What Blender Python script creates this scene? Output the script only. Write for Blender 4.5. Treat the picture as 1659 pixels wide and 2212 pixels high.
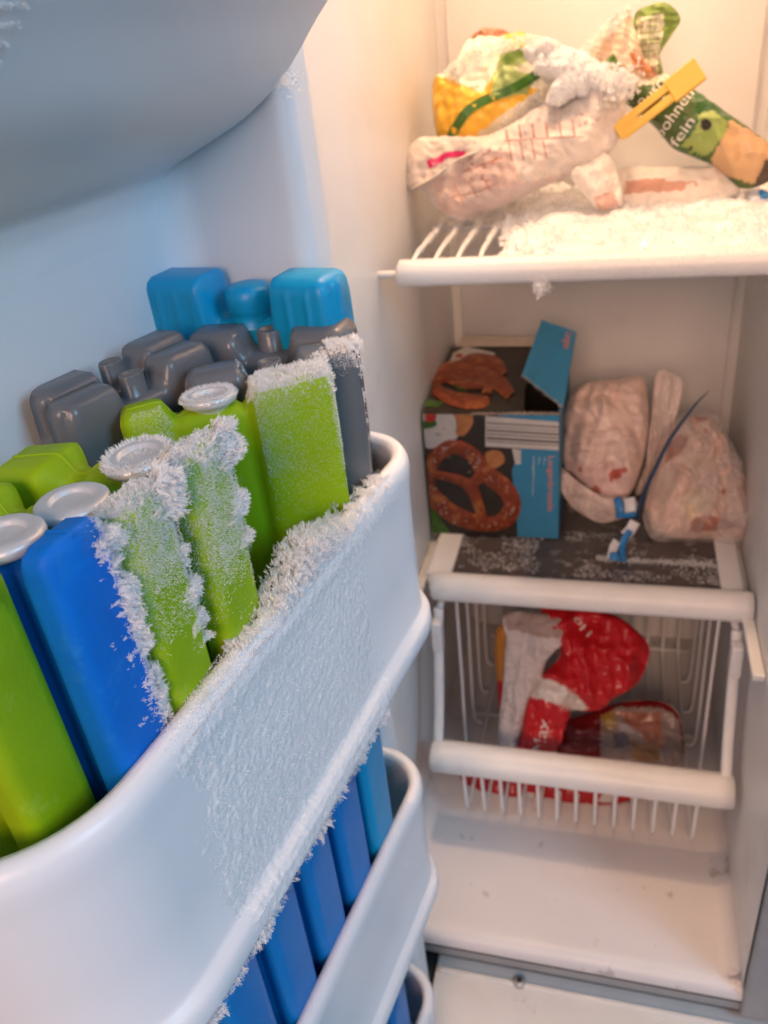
import bpy, bmesh, math, random
import numpy as np
from mathutils import Matrix, Vector
from mathutils.bvhtree import BVHTree

for o in list(bpy.data.objects): bpy.data.objects.remove(o, do_unlink=True)
scene = bpy.context.scene
COL = scene.collection
rng = np.random.default_rng(11)
random.seed(5)

# ------------------------------------------------------------------ camera
F, YAW, PIT, ROL = 1761.4, -.3149, .5311, .1203          # focal length in pixels of a 1659 px wide picture
CAM = np.array([.2135, -.5112, .8612])
PW, PH = 1659., 2212.
def cam_rot():
    cy, sy = math.cos(YAW), math.sin(YAW); cp, sp = math.cos(PIT), math.sin(PIT)
    fw = np.array([sy*cp, cy*cp, -sp]); r = np.array([cy, -sy, 0]); d = np.cross(fw, r)
    cr, sr = math.cos(ROL), math.sin(ROL)
    return np.array([cr*r+sr*d, -sr*r+cr*d, fw])         # rows: right, down, forward
RC = cam_rot()
cd = bpy.data.cameras.new('camera'); cam = bpy.data.objects.new('camera', cd); COL.objects.link(cam)
m = Matrix.Identity(4)
for i in range(3):
    m[i][0] = RC[0][i]; m[i][1] = -RC[1][i]; m[i][2] = -RC[2][i]; m[i][3] = CAM[i]
cam.matrix_world = m
cd.sensor_fit = 'HORIZONTAL'; cd.sensor_width = 36; cd.lens = F/PW*36
cd.clip_start = .01; cd.clip_end = 50
cd.dof.use_dof = True; cd.dof.focus_distance = .335; cd.dof.aperture_fstop = 17
scene.camera = cam
scene.render.resolution_x = 768; scene.render.resolution_y = 1024

# ------------------------------------------------------------------ light
world = bpy.data.worlds.new('World'); scene.world = world; world.use_nodes = True
bg = world.node_tree.nodes['Background']; bg.inputs[0].default_value = (.46, .69, 1, 1); bg.inputs[1].default_value = .20
def lamp(name, kind, loc, target, color, power, size=None):
    l = bpy.data.lights.new(name, kind); l.color = color; l.energy = power
    o = bpy.data.objects.new(name, l); COL.objects.link(o); o.location = loc
    if kind == 'AREA':
        l.shape = 'RECTANGLE'; l.size, l.size_y = size
        o.rotation_euler = (Vector(target)-Vector(loc)).to_track_quat('-Z', 'Y').to_euler()
    elif size: l.shadow_soft_size = size
    return o
lamp('window_light', 'AREA', (1.55, -.85, 1.55), (.0, -.25, .6), (.34, .68, 1), 16, (.6, .7))
lamp('warm_fill_light', 'AREA', (.24, -2.1, 1.45), (.18, .2, .35), (1, .62, .45), 29, (.9, .8))  # added warm fill behind the camera, brightens the middle and lower compartments
lamp('freezer_bulb', 'POINT', (.09, .24, 1.50), None, (1, .64, .40), 11.5, .03)
scene.view_settings.view_transform = 'Standard'; scene.view_settings.look = 'None'
scene.view_settings.exposure = 0; scene.view_settings.gamma = 1
scene.render.engine = 'CYCLES'

# ------------------------------------------------------------------ helpers
def ray(p): return RC.T @ np.array([(p[0]-PW/2)/F, (p[1]-PH/2)/F, 1.])
def hit(p, P0, n):
    d = ray(p); n = np.asarray(n, float); t = ((np.asarray(P0)-CAM) @ n)/(d @ n); return CAM+t*d
def hx(p, x): return hit(p, (x, 0, 0), (1, 0, 0))
def hy(p, y): return hit(p, (0, y, 0), (0, 1, 0))
def hz(p, z): return hit(p, (0, 0, z), (0, 0, 1))
def topix(P):
    q = (np.asarray(P)-CAM) @ RC.T
    return np.stack([PW/2+F*q[..., 0]/q[..., 2], PH/2+F*q[..., 1]/q[..., 2]], -1)
def zp(x0, y0, x1, y1):            # pixel of an enlarged crop (source pixels) -> picture pixel
    k = (x1-x0)/1659.
    return lambda x, y: ((x0+x*k)*PW/1920, (y0+y*k)*PW/1920)
A = math.radians(8.5)
DD = np.array([-math.sin(A), -math.cos(A), 0]); NN = np.array([math.cos(A), -math.sin(A), 0]); BB = np.array([0, -.01, 0])
def door(s, o, z): return BB+DD*s+NN*o+np.array([0, 0, z])
def at_o(p, o):
    q = hit(p, BB+NN*o, NN); return (q-BB) @ DD, q[2]

def hash3(i, j, k, seed):
    h = (i*374761393+j*668265263+k*2147483647+seed*974634777) & 0xffffffff
    h = ((h ^ (h >> 13))*1274126177) & 0xffffffff
    return ((h ^ (h >> 16)) & 0xffff)/65535.
def vnoise(P, freq=1., seed=0):
    P = np.asarray(P, float)*freq; i = np.floor(P).astype(np.int64); f = P-i; f = f*f*(3-2*f)
    out = 0
    for a in (0, 1):
        for b in (0, 1):
            for c in (0, 1):
                w = (f[..., 0] if a else 1-f[..., 0])*(f[..., 1] if b else 1-f[..., 1])*(f[..., 2] if c else 1-f[..., 2])
                out = out+w*hash3(i[..., 0]+a, i[..., 1]+b, i[..., 2]+c, seed)
    return out
def fbm(P, freq, seed=0, octv=4):
    s = 0; a = .5
    for k in range(octv): s = s+a*vnoise(P, freq*2**k, seed+k*17); a *= .5
    return s/(1-.5**octv)
def ridge(P, freq, seed=0, octv=3):
    s = 0; a = .5
    for k in range(octv): s = s+a*(1-abs(2*vnoise(P, freq*2**k, seed+k*13)-1)); a *= .5
    return s/(1-.5**octv)

def mesh_np(name, V, Fc, smooth=True):
    me = bpy.data.meshes.new(name)
    V = np.asarray(V, np.float32); Fc = np.asarray(Fc, np.int32)
    nf, k = Fc.shape
    me.vertices.add(len(V)); me.vertices.foreach_set('co', V.ravel())
    me.loops.add(nf*k); me.loops.foreach_set('vertex_index', Fc.ravel())
    me.polygons.add(nf); me.polygons.foreach_set('loop_start', np.arange(0, nf*k, k, dtype=np.int32))
    me.polygons.foreach_set('loop_total', np.full(nf, k, np.int32))
    me.polygons.foreach_set('use_smooth', np.full(nf, smooth, bool))
    me.update(calc_edges=True); me.validate()
    return me
def link(name, me, mat=None, parent=None, **kw):
    o = bpy.data.objects.new(name, me); COL.objects.link(o)
    if mat is not None and me is not None and not len(me.materials): me.materials.append(mat)
    if parent is not None:
        o.parent = parent
    for k, v in kw.items():
        if v is not None: o[k] = v
    return o
def thing(name, label, cat, group=None, loc=(0, 0, 0), rz=0):
    o = link(name, None, label=label, category=cat, group=group)
    o.location = loc; o.rotation_euler = (0, 0, rz); o.empty_display_size = .01
    return o
def struct(name, me, mat): return link(name, me, mat, kind='structure')

def box_bm(x0, x1, y0, y1, z0, z1, bev=0, seg=2):
    bm = bmesh.new()
    bmesh.ops.create_cube(bm, size=1, matrix=Matrix.Translation(((x0+x1)/2, (y0+y1)/2, (z0+z1)/2)) @ Matrix.Diagonal((x1-x0, y1-y0, z1-z0, 1)))
    if bev: bmesh.ops.bevel(bm, geom=bm.edges[:], offset=bev, segments=seg, affect='EDGES', profile=.5)
    return bm
def bm_mesh(bm, name='m', smooth=False):
    me = bpy.data.meshes.new(name); bm.to_mesh(me); bm.free()
    if smooth: me.polygons.foreach_set('use_smooth', np.ones(len(me.polygons), bool))
    return me
def box(x0, x1, y0, y1, z0, z1, bev=0, seg=3): 
    me = bm_mesh(box_bm(x0, x1, y0, y1, z0, z1, bev, seg), smooth=bev > 0)
    return me
def catmull(P, n=8, closed=False):
    P = np.asarray(P, float); N = len(P); out = []
    rngk = range(N if closed else N-1)
    for i in rngk:
        p0 = P[(i-1) % N] if closed or i > 0 else P[0]*2-P[1]
        p1 = P[i]; p2 = P[(i+1) % N]
        p3 = P[(i+2) % N] if closed or i+2 < N else P[-1]*2-P[-2]
        for t in np.linspace(0, 1, n, endpoint=False):
            out.append(.5*((2*p1)+(p2-p0)*t+(2*p0-5*p1+4*p2-p3)*t*t+(3*p1-p0-3*p2+p3)*t**3))
    if not closed: out.append(P[-1])
    return np.array(out)
def tube(path, r, seg=10, flat=1., up=(0, 0, 1), caps=True, closed=False):
    P = np.asarray(path, float); n = len(P); r = np.broadcast_to(np.asarray(r, float), (n,))
    if closed: T = np.roll(P, -1, 0)-np.roll(P, 1, 0)
    else: T = np.gradient(P, axis=0)
    T /= np.linalg.norm(T, axis=1)[:, None]+1e-12
    up = np.asarray(up, float); a0 = np.cross(T[0], up)
    if np.linalg.norm(a0) < 1e-3: a0 = np.cross(T[0], (1, 0, 0))
    V = []; a = a0
    for i in range(n):
        a = a-T[i]*(a @ T[i]); a /= np.linalg.norm(a)+1e-12; b = np.cross(T[i], a)
        th = np.linspace(0, 2*np.pi, seg, endpoint=False)
        V.append(P[i]+r[i]*(np.cos(th)[:, None]*a+flat*np.sin(th)[:, None]*b))
    V = np.concatenate(V); Fc = []
    for i in range(n if closed else n-1):
        for j in range(seg):
            Fc.append((i*seg+j, i*seg+(j+1) % seg, ((i+1) % n)*seg+(j+1) % seg, ((i+1) % n)*seg+j))
    me = mesh_np('tube', V, Fc)
    if caps and not closed:
        bm = bmesh.new(); bm.from_mesh(me); bm.verts.ensure_lookup_table()
        bm.faces.new([bm.verts[j] for j in range(seg)][::-1]); bm.faces.new([bm.verts[(n-1)*seg+j] for j in range(seg)])
        bm.to_mesh(me); bm.free()
    return me
def lathe(prof, seg=36):
    V = []; Fc = []; n = len(prof)
    for r, z in prof:
        for j in range(seg):
            t = 2*math.pi*j/seg; V.append((r*math.cos(t), r*math.sin(t), z))
    for i in range(n-1):
        for j in range(seg): Fc.append((i*seg+j, i*seg+(j+1) % seg, (i+1)*seg+(j+1) % seg, (i+1)*seg+j))
    return mesh_np('lathe', V, Fc)
def join_np(parts):
    V = []; Fc = []; k = 0
    for v, f in parts: V.append(v); Fc.append(np.asarray(f)+k); k += len(v)
    return np.concatenate(V), np.concatenate(Fc)

# ------------------------------------------------------------------ materials
def mat(name, color, rough=.5, bump=0, bscale=200, var=0, vscale=30, spec=.5, sss=0, sssr=(.01, .01, .01), metal=0, trans=0, alpha=1, attr=None, coat=0, dark=None, dscale=20, dlo=.6, dhi=.7, ior=1.45):
    M = bpy.data.materials.new(name); M.use_nodes = True; nt = M.node_tree; b = nt.nodes['Principled BSDF']
    I = b.inputs
    I['Base Color'].default_value = (*color, 1); I['Roughness'].default_value = rough; I['Metallic'].default_value = metal
    I['Specular IOR Level'].default_value = spec; I['IOR'].default_value = ior
    I['Transmission Weight'].default_value = trans; I['Alpha'].default_value = alpha; I['Coat Weight'].default_value = coat
    if sss: I['Subsurface Weight'].default_value = sss; I['Subsurface Radius'].default_value = sssr; I['Subsurface Scale'].default_value = 1
    tc = nt.nodes.new('ShaderNodeTexCoord')
    src = None
    if attr:
        at = nt.nodes.new('ShaderNodeAttribute'); at.attribute_name = attr; src = at.outputs['Color']
    if var:
        nz = nt.nodes.new('ShaderNodeTexNoise'); nz.inputs['Scale'].default_value = vscale; nz.inputs['Detail'].default_value = 5
        nt.links.new(tc.outputs['Object'], nz.inputs['Vector'])
        mx = nt.nodes.new('ShaderNodeMix'); mx.data_type = 'RGBA'; mx.blend_type = 'MULTIPLY'; mx.inputs['Factor'].default_value = 1
        rp = nt.nodes.new('ShaderNodeMapRange'); rp.inputs['From Min'].default_value = .3; rp.inputs['From Max'].default_value = .7
        rp.inputs['To Min'].default_value = 1-var; rp.inputs['To Max'].default_value = 1+var*.3
        nt.links.new(nz.outputs['Fac'], rp.inputs['Value'])
        cmb = nt.nodes.new('ShaderNodeCombineColor')
        for k in range(3): nt.links.new(rp.outputs['Result'], cmb.inputs[k])
        if src: nt.links.new(src, mx.inputs['A'])
        else: mx.inputs['A'].default_value = (*color, 1)
        nt.links.new(cmb.outputs[0], mx.inputs['B']); src = mx.outputs['Result']
    if dark:                                              # stains with edges of their own
        nz = nt.nodes.new('ShaderNodeTexNoise'); nz.inputs['Scale'].default_value = dscale; nz.inputs['Detail'].default_value = 6; nz.inputs['Roughness'].default_value = .65
        nt.links.new(tc.outputs['Object'], nz.inputs['Vector'])
        rp = nt.nodes.new('ShaderNodeMapRange'); rp.inputs['From Min'].default_value = dlo; rp.inputs['From Max'].default_value = dhi
        nt.links.new(nz.outputs['Fac'], rp.inputs['Value'])
        mx = nt.nodes.new('ShaderNodeMix'); mx.data_type = 'RGBA'
        nt.links.new(rp.outputs['Result'], mx.inputs['Factor'])
        if src: nt.links.new(src, mx.inputs['A'])
        else: mx.inputs['A'].default_value = (*color, 1)
        mx.inputs['B'].default_value = (*dark, 1); src = mx.outputs['Result']
    if src: nt.links.new(src, I['Base Color'])
    if bump:
        nz = nt.nodes.new('ShaderNodeTexNoise'); nz.inputs['Scale'].default_value = bscale; nz.inputs['Detail'].default_value = 4
        nt.links.new(tc.outputs['Object'], nz.inputs['Vector'])
        bp = nt.nodes.new('ShaderNodeBump'); bp.inputs['Strength'].default_value = bump; bp.inputs['Distance'].default_value = .001
        nt.links.new(nz.outputs['Fac'], bp.inputs['Height']); nt.links.new(bp.outputs['Normal'], I['Normal'])
    return M
M_liner = mat('liner_plastic', (.80, .78, .75), .38, .05, 120, .05, 12, dark=(.66, .62, .56), dscale=9, dlo=.60, dhi=.75)
M_floor = mat('liner_floor', (.74, .70, .68), .4, .08, 90, .05, 12, dark=(.50, .45, .42), dscale=24, dlo=.62, dhi=.68)
M_door = mat('door_plastic', (.74, .77, .80), .35, .03, 150, .03, 10)
M_bin = mat('bin_plastic', (.82, .83, .85), .32, .03, 150, .03, 15)
M_shelf = mat('shelf_plastic', (.82, .80, .77), .4, .05, 120, .05, 30, dark=(.66, .60, .5), dscale=40, dlo=.64, dhi=.74)
M_wire = mat('wire_coating', (.82, .81, .79), .35, .05, 200, .04)
M_gasket = mat('gasket_grey', (.34, .35, .36), .5, .08, 80, .1, 30)
M_frame = mat('cabinet_white', (.72, .70, .67), .45, .1, 60, .08, 20, dark=(.4, .36, .3), dscale=45, dlo=.66, dhi=.74)
M_black = mat('dark_gap', (.02, .02, .02), .8)
M_screw = mat('screw_metal', (.5, .48, .45), .4, metal=.7)
def dusty(name, col, **k): return mat(name, col, **k)
M_green = mat('green_plastic', (.30, .47, .004), .55, .15, 500, .10, 40, spec=.28, dark=(.38, .52, .06), dscale=70, dlo=.58, dhi=.80, sss=.25, sssr=(.003, .004, .0005))
M_blue = mat('blue_plastic', (.002, .17, .66), .55, .15, 500, .12, 40, spec=.25, dark=(.03, .25, .68), dscale=60, dlo=.6, dhi=.85, sss=.2, sssr=(.0005, .002, .005))
M_cyan = mat('cyan_blue_plastic', (.002, .31, .60), .38, .1, 500, .10, 25, sss=.45, sssr=(.001, .006, .010))
M_grey = mat('grey_plastic', (.14, .145, .155), .24, .1, 600, .10, 30)
M_cap = mat('silver_cap', (.70, .70, .70), .38, .15, 500, .12, 60, metal=.35)
def frost_mat(name, col=(.98, .98, .98), tl=.45, tp=.36):
    M = bpy.data.materials.new(name); M.use_nodes = True; nt = M.node_tree; b = nt.nodes['Principled BSDF']
    b.inputs['Base Color'].default_value = (*col, 1); b.inputs['Roughness'].default_value = .12; b.inputs['Specular IOR Level'].default_value = .8
    b.inputs['IOR'].default_value = 1.31
    t = nt.nodes.new('ShaderNodeBsdfTranslucent'); t.inputs[0].default_value = (*col, 1)
    mx = nt.nodes.new('ShaderNodeMixShader'); mx.inputs[0].default_value = tl
    nt.links.new(b.outputs[0], mx.inputs[1]); nt.links.new(t.outputs[0], mx.inputs[2])
    tr = nt.nodes.new('ShaderNodeBsdfTransparent'); m2 = nt.nodes.new('ShaderNodeMixShader'); m2.inputs[0].default_value = tp
    nt.links.new(mx.outputs[0], m2.inputs[1]); nt.links.new(tr.outputs[0], m2.inputs[2])
    nt.links.new(m2.outputs[0], nt.nodes['Material Output'].inputs[0])
    return M
M_frost = frost_mat('frost_crystal'); M_snow = frost_mat('frost_layer', (.90, .91, .92), .10, 0)
def film_mat(name, col, op):
    M = bpy.data.materials.new(name); M.use_nodes = True; nt = M.node_tree; b = nt.nodes['Principled BSDF']
    b.inputs['Base Color'].default_value = (*col, 1); b.inputs['Roughness'].default_value = .25
    tr = nt.nodes.new('ShaderNodeBsdfTransparent'); mx = nt.nodes.new('ShaderNodeMixShader')
    nz = nt.nodes.new('ShaderNodeTexNoise'); nz.inputs['Scale'].default_value = 24
    rp = nt.nodes.new('ShaderNodeMapRange'); rp.inputs['From Min'].default_value = .35; rp.inputs['From Max'].default_value = .65
    rp.inputs['To Min'].default_value = op*.6; rp.inputs['To Max'].default_value = min(1, op*1.4)
    tc = nt.nodes.new('ShaderNodeTexCoord'); nt.links.new(tc.outputs['Object'], nz.inputs['Vector'])
    nt.links.new(nz.outputs['Fac'], rp.inputs['Value']); nt.links.new(rp.outputs['Result'], mx.inputs[0])
    nt.links.new(tr.outputs[0], mx.inputs[1]); nt.links.new(b.outputs[0], mx.inputs[2])
    nt.links.new(mx.outputs[0], nt.nodes['Material Output'].inputs[0])
    return M
M_film2 = film_mat('milky_film', (.84, .68, .60), .62)
M_film = film_mat('clear_film', (.80, .74, .70), .26)

# ------------------------------------------------------------------ frost
def rand_unit(n):
    v = rng.normal(size=(n, 3)); return v/np.linalg.norm(v, axis=1)[:, None]
def unit(v): return v/(np.linalg.norm(v, axis=-1, keepdims=True)+1e-12)
def needles(P, d, L, w):
    n = len(P); d = unit(d); a = unit(np.cross(d, rand_unit(n))); b = np.cross(d, a)
    L = np.broadcast_to(L, (n,))[:, None]; w = np.broadcast_to(w, (n,))[:, None]
    v0 = P+a*w; v1 = P-a*w*.8+b*w*.35; v2 = P-a*w*.5-b*w*.45
    v3 = P+d*L
    V = np.stack([v0, v1, v2, v3], 1).reshape(-1, 3)
    k = np.arange(n)[:, None]*4
    Fc = np.concatenate([k+[0, 1, 3], k+[1, 2, 3], k+[2, 0, 3]])
    return V, Fc
def plates(P, d, L, w):
    """thin angular kites: base, two shoulders, tip"""
    n = len(P); d = unit(d); a = unit(np.cross(d, rand_unit(n))); b = np.cross(d, a)
    L = np.broadcast_to(L, (n,))[:, None]; w = np.broadcast_to(w, (n,))[:, None]; k = rng.uniform(.35, .75, (n, 1))
    V = np.stack([P, P+d*L*k+a*w+b*w*.25, P+d*L, P+d*L*(k-.12)-a*w+b*w*.25], 1).reshape(-1, 3)
    q = np.arange(n)[:, None]*4
    return V, np.concatenate([q+[0, 1, 2], q+[0, 2, 3]])
def feathers(P, d, L, K=5, w=.105, spread=.70):
    n = len(P); d = unit(d); L = np.broadcast_to(L, (n,)); a = unit(np.cross(d, rand_unit(n)))
    out = [plates(P, d, L, L*w*.9)]
    for k in range(1, K+1):
        f = k/(K+1.2)
        for sgn in (1, -1):
            base = P+d*(L*f)[:, None]; dr = unit(d*(1-spread*.5)+a*sgn*spread+rand_unit(n)*.25)
            ln = L*(.50*(1-f)+.14)*rng.uniform(.5, 1.3, n)
            out.append(plates(base, dr, ln, ln*w*rng.uniform(1.2, 2.4, n)))
    return join_np(out)
def drift(P, f, seed, a): return (np.stack([fbm(P, f, seed+q, 2) for q in (11, 23, 37)], -1)-.5)*2*a
def tris_of(me):
    me.calc_loop_triangles(); n = len(me.loop_triangles)
    t = np.zeros(n*3, np.int32); me.loop_triangles.foreach_get('vertices', t)
    v = np.zeros(len(me.vertices)*3, np.float32); me.vertices.foreach_get('co', v)
    return v.reshape(-1, 3).astype(float), t.reshape(-1, 3)
def sample(me, n, weight):
    V, T = tris_of(me); p = V[T]; nr = np.cross(p[:, 1]-p[:, 0], p[:, 2]-p[:, 0]); ar = np.linalg.norm(nr, axis=1)
    nr = nr/(ar[:, None]+1e-15); w = ar*np.maximum(weight(p.mean(1), nr), 0); w = w/w.sum()
    i = rng.choice(len(T), n, p=w); r = rng.random((n, 2)); r1 = np.sqrt(r[:, :1])
    q = p[i]; P = q[:, 0]*(1-r1)+q[:, 1]*(r1*(1-r[:, 1:]))+q[:, 2]*(r1*r[:, 1:])
    return P, nr[i]
def frost_obj(parts, parent, mat_=None, name='frost'):
    V, Fc = join_np(parts)
    me = mesh_np(name, V, Fc, False)
    return link(name, me, mat_ or M_frost, parent, kind='stuff')
def sstep(a, b, x): t = np.clip((x-a)/(b-a), 0, 1); return t*t*(3-2*t)

# ------------------------------------------------------------------ freezer compartment
W, DEP, HT = .36, .544, 1.60
INS = .012
fz = link('freezer_compartment', None, kind='structure')
def quad_sheet(c, n=24):
    c = np.asarray(c, float); u, v = np.meshgrid(np.linspace(0, 1, n), np.linspace(0, 1, n)); u = u[..., None]; v = v[..., None]
    P = c[0]*(1-u)*(1-v)+c[1]*u*(1-v)+c[2]*u*v+c[3]*(1-u)*v
    idx = np.arange(n*n).reshape(n, n)
    Fc = np.stack([idx[:-1, :-1], idx[:-1, 1:], idx[1:, 1:], idx[1:, :-1]], -1).reshape(-1, 4)
    return P.reshape(-1, 3), Fc
def sheet(c, n=2): return mesh_np('sheet', *quad_sheet(c, n))
# side walls, with the rounded return into the back panel
link('left_wall', sheet([(0, 0, 0), (0, DEP+.01, 0), (0, DEP+.01, HT), (0, 0, HT)]), M_liner, fz)
link('right_wall', sheet([(W, 0, 0), (W, DEP+.01, 0), (W, DEP+.01, HT), (W, 0, HT)]), M_liner, fz)
link('ceiling', sheet([(0, 0, HT), (W, 0, HT), (W, DEP+.01, HT), (0, DEP+.01, HT)]), M_liner, fz)
link('back_wall', box(-.01, W+.01, DEP+.004, DEP+.02, -.02, HT+.01), M_liner, fz)
link('back_panel', box(INS, W-INS, DEP-.004, DEP+.012, .01, HT-.01, .003), M_liner, fz)
def arc(cx, cy, r, a0, a1, n=6): return [(cx+r*math.cos(t), cy+r*math.sin(t)) for t in np.linspace(a0, a1, n)]
# floor with its rounded front edge dropping to the gasket face
prof = [(DEP+.01, 0), (.02, 0)]+arc(.014, -.014, .014, math.pi/2, math.pi, 7)+[(0, -.02)]
V = []; Fc = []
for (y, z) in prof: V += [(-.002, y, z), (W+.002, y, z)]
for i in range(len(prof)-1): Fc.append((2*i, 2*i+1, 2*i+3, 2*i+2))
link('floor', mesh_np('floor', V, Fc), M_floor, fz)
# rounded cove between floor and right/left wall
for xx, sg in ((0, 1), (W, -1)):
    pr = arc(xx+sg*.02, .02, .0199, math.pi if sg > 0 else 0, 1.5*math.pi if sg > 0 else -.5*math.pi, 7)
    V = []; Fc = []
    for (x, z) in pr: V += [(x, .012, z), (x, DEP, z)]
    for i in range(len(pr)-1): Fc.append((2*i, 2*i+1, 2*i+3, 2*i+2))
    link('wall_cove', mesh_np('cove', V, Fc), M_floor, fz)
# front frame : grey gasket face below and right, white cabinet right, base grille
link('gasket_face', box(-.06, W+.06, .003, .03, -.040, -.008, .002), M_gasket, fz)
link('gasket_groove', box(-.06, W+.06, -.0005, .02, -.0195, -.0175), M_black, fz)
link('frame_side', box(W+.002, W+.06, -.004, .02, -.040, HT, .004), M_gasket, fz)
link('frame_side', box(-.06, -.002, -.0, .02, -.040, HT, .004), M_liner, fz)
link('gap', box(-.06, W+.06, .012, .05, -.07, -.039), M_black, fz)
grille = thing('base_grille', 'off-white base panel with screw below the grey freezer sill', 'panel')
link('panel', box(.045, W+.1, -.10, .011, -.075, -.050, .004), M_frame, grille)
link('ridge', box(.05, W+.1, -.012, -.006, -.0515, -.0475, .001), M_frame, grille)
sp = hz((1122, 2122), -.048)
me = lathe([(0.0001, .004), (.004, .004), (.0065, .002), (.007, -.004)], 16)
s_ = link('screw', me, M_screw, grille); s_.location = sp
s2 = link('screw_recess', lathe([(.0001, .0045), (.003, .0044), (.0032, .003)], 12), M_black, s_)
hb = thing('hinge_bracket', 'dark hinge bracket in the gap beside the base panel', 'bracket')
link('plate', box(-.01, .043, -.03, .01, -.07, -.055, .002), M_black, hb)
link('pin', tube([(.01, -.01, -.06), (.01, -.01, -.035)], .006), M_black, hb)

# ------------------------------------------------------------------ door
OP = -.045                                               # offset of the recessed door panel
dr = link('freezer_door', None, label='open freezer door with pale blue-lit inner panel behind the bins', category='door')
def door_sheet(prof, s0, s1, n=2): 
    V = []; Fc = []
    for (o, z) in prof:
        for s in np.linspace(s0, s1, n): V.append(door(s, o, z))
    for i in range(len(prof)-1):
        for j in range(n-1): Fc.append((i*n+j, i*n+j+1, (i+1)*n+j+1, (i+1)*n+j))
    return mesh_np('ds', V, Fc)
def door_plan(pts, z0, z1, n=2):
    V = []; Fc = []
    for z in np.linspace(z0, z1, n):
        for (s, o) in pts: V.append(door(s, o, z))
    k = len(pts)
    for i in range(n-1):
        for j in range(k-1): Fc.append((i*k+j, i*k+j+1, (i+1)*k+j+1, (i+1)*k+j))
    return mesh_np('dp', V, Fc)
plan = [(.46, OP)]+[(.062, OP)]+[(.062-.022*math.sin(t), OP+.022-.022*math.cos(t)) for t in np.linspace(.1, math.pi/2, 7)]
plan += [(.040, .03)]+[(.030+.010*math.cos(t), .034+.012*math.sin(t)) for t in np.linspace(.1, math.pi/2, 7)]+[(.016, .046)]+[(.016-.01*math.sin(t), .036+.01*math.cos(t)) for t in np.linspace(.2, math.pi/2, 5)]+[(.006, OP-.01)]
link('inner_panel', door_plan(plan, -.25, 1.25), M_door, dr)
link('gasket', tube([door(.0, OP-.006, z) for z in np.linspace(-.2, 1.2, 8)], .006), M_gasket, dr)
V = [door(s, o, z) for s in (-.02, .48) for o in (OP-.075, OP-.012) for z in (-.25, 1.25)]
link('outer_shell', mesh_np('shell', V, [(0, 1, 3, 2), (4, 6, 7, 5), (0, 4, 5, 1), (2, 3, 7, 6), (0, 2, 6, 4), (1, 5, 7, 3)], False), M_frame, dr)

# ------------------------------------------------------------------ door bins
def bin_path(o=.11, s0=.046, s1=.388, rf=.038, rn=.062):
    P = [(s0, OP+.002), (s0, o-rf-.03), (s0, o-rf)]
    P += [(s0+rf-rf*math.cos(t), o-rf+rf*math.sin(t)) for t in np.linspace(.08, math.pi/2, 14)]
    P += [(s, o) for s in np.linspace(s0+rf+.01, s1-rn-.01, 40)]
    P += [(s1-rn+rn*math.sin(t), o-rn+rn*math.cos(t)) for t in np.linspace(0, math.pi/2, 18)]
    P += [(s1, o-rn-.02), (s1, OP+.002)]
    P = np.array(P); T = np.gradient(P, axis=0); T /= np.linalg.norm(T, axis=1)[:, None]
    N2 = np.stack([-T[:, 1], T[:, 0]], 1)                # outward in (s,o)
    return P, N2
BINPROF = [(-.020, -.012), (-.010, -.006), (-.0035, -.003), (.002, -.0012), (.0050, .0015), (.0062, .006), (.0058, .013), (.0042, .0165), (.0012, .0185), (0, .021), (0, .06), (0, .100), (.0005, .112), (.0015, .120), (.0010, .126), (-.0012, .1302), (-.0045, .1315), (-.0078, .1302), (-.0095, .126), (-.0095, .118), (-.0080, .110), (-.0065, .10), (-.0065, .02)]
def sweep_bin(P, N2, prof, zb, smooth=True):
    V = []; Fc = []; n = len(prof)
    for (p, q) in zip(P, N2):
        for (e, z) in prof: V.append(door(p[0]+q[0]*e, p[1]+q[1]*e, zb+z))
    for i in range(len(P)-1):
        for j in range(n-1): Fc.append((i*n+j, (i+1)*n+j, (i+1)*n+j+1, i*n+j+1))
    return mesh_np('bin', V, Fc)
def make_bin(zb, label, do=0):
    t = thing('door_bin', label, 'door bin', 'white bins on the freezer door')
    P, N2 = bin_path(.11+do)
    w = link('bin_wall', sweep_bin(P, N2, BINPROF, zb), M_bin, t)
    inn = P-N2*.0075
    bm = bmesh.new(); vs = [bm.verts.new(door(a, b, zb+.016)) for a, b in inn]; bm.faces.new(vs)
    link('bin_floor', bm_mesh(bm), M_bin, t)
    return t, w
ZB = .516
bin_mid, wall_mid = make_bin(ZB, 'white door bin of green, blue and grey ice packs with thick frost on its front')
bin_low, wall_low = make_bin(ZB-.286, 'clean white door bin holding a row of blue ice packs, below the frosted one', -.016)
bin_bot, wall_bot = make_bin(ZB-.595, 'lowest white door bin, just showing beside the base panel', -.030)
# upper bin : only its curved underside is seen
up = thing('door_bin', 'upper door bin seen from below, with frost under its front edge', 'door bin', 'white bins on the freezer door')
UPP = catmull([(OP-.0025, .755), (OP+.0012, .780), (OP+.0032, .793), (OP+.008, .803), (-.014, .813), (.022, .828), (.050, .846), (.074, .870), (.097, .893), (.108, .925), (.110, 1.0)], 5)
me = door_sheet(UPP, .048, .40, 24)
ub = link('bin_wall', me, M_bin, up)
V = [door(.048, o, z) for o, z in UPP]+[door(.048, OP+.003, 1.0)]
bm = bmesh.new(); bm.faces.new([bm.verts.new(v) for v in V]); link('bin_end', bm_mesh(bm), M_bin, up)

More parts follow.
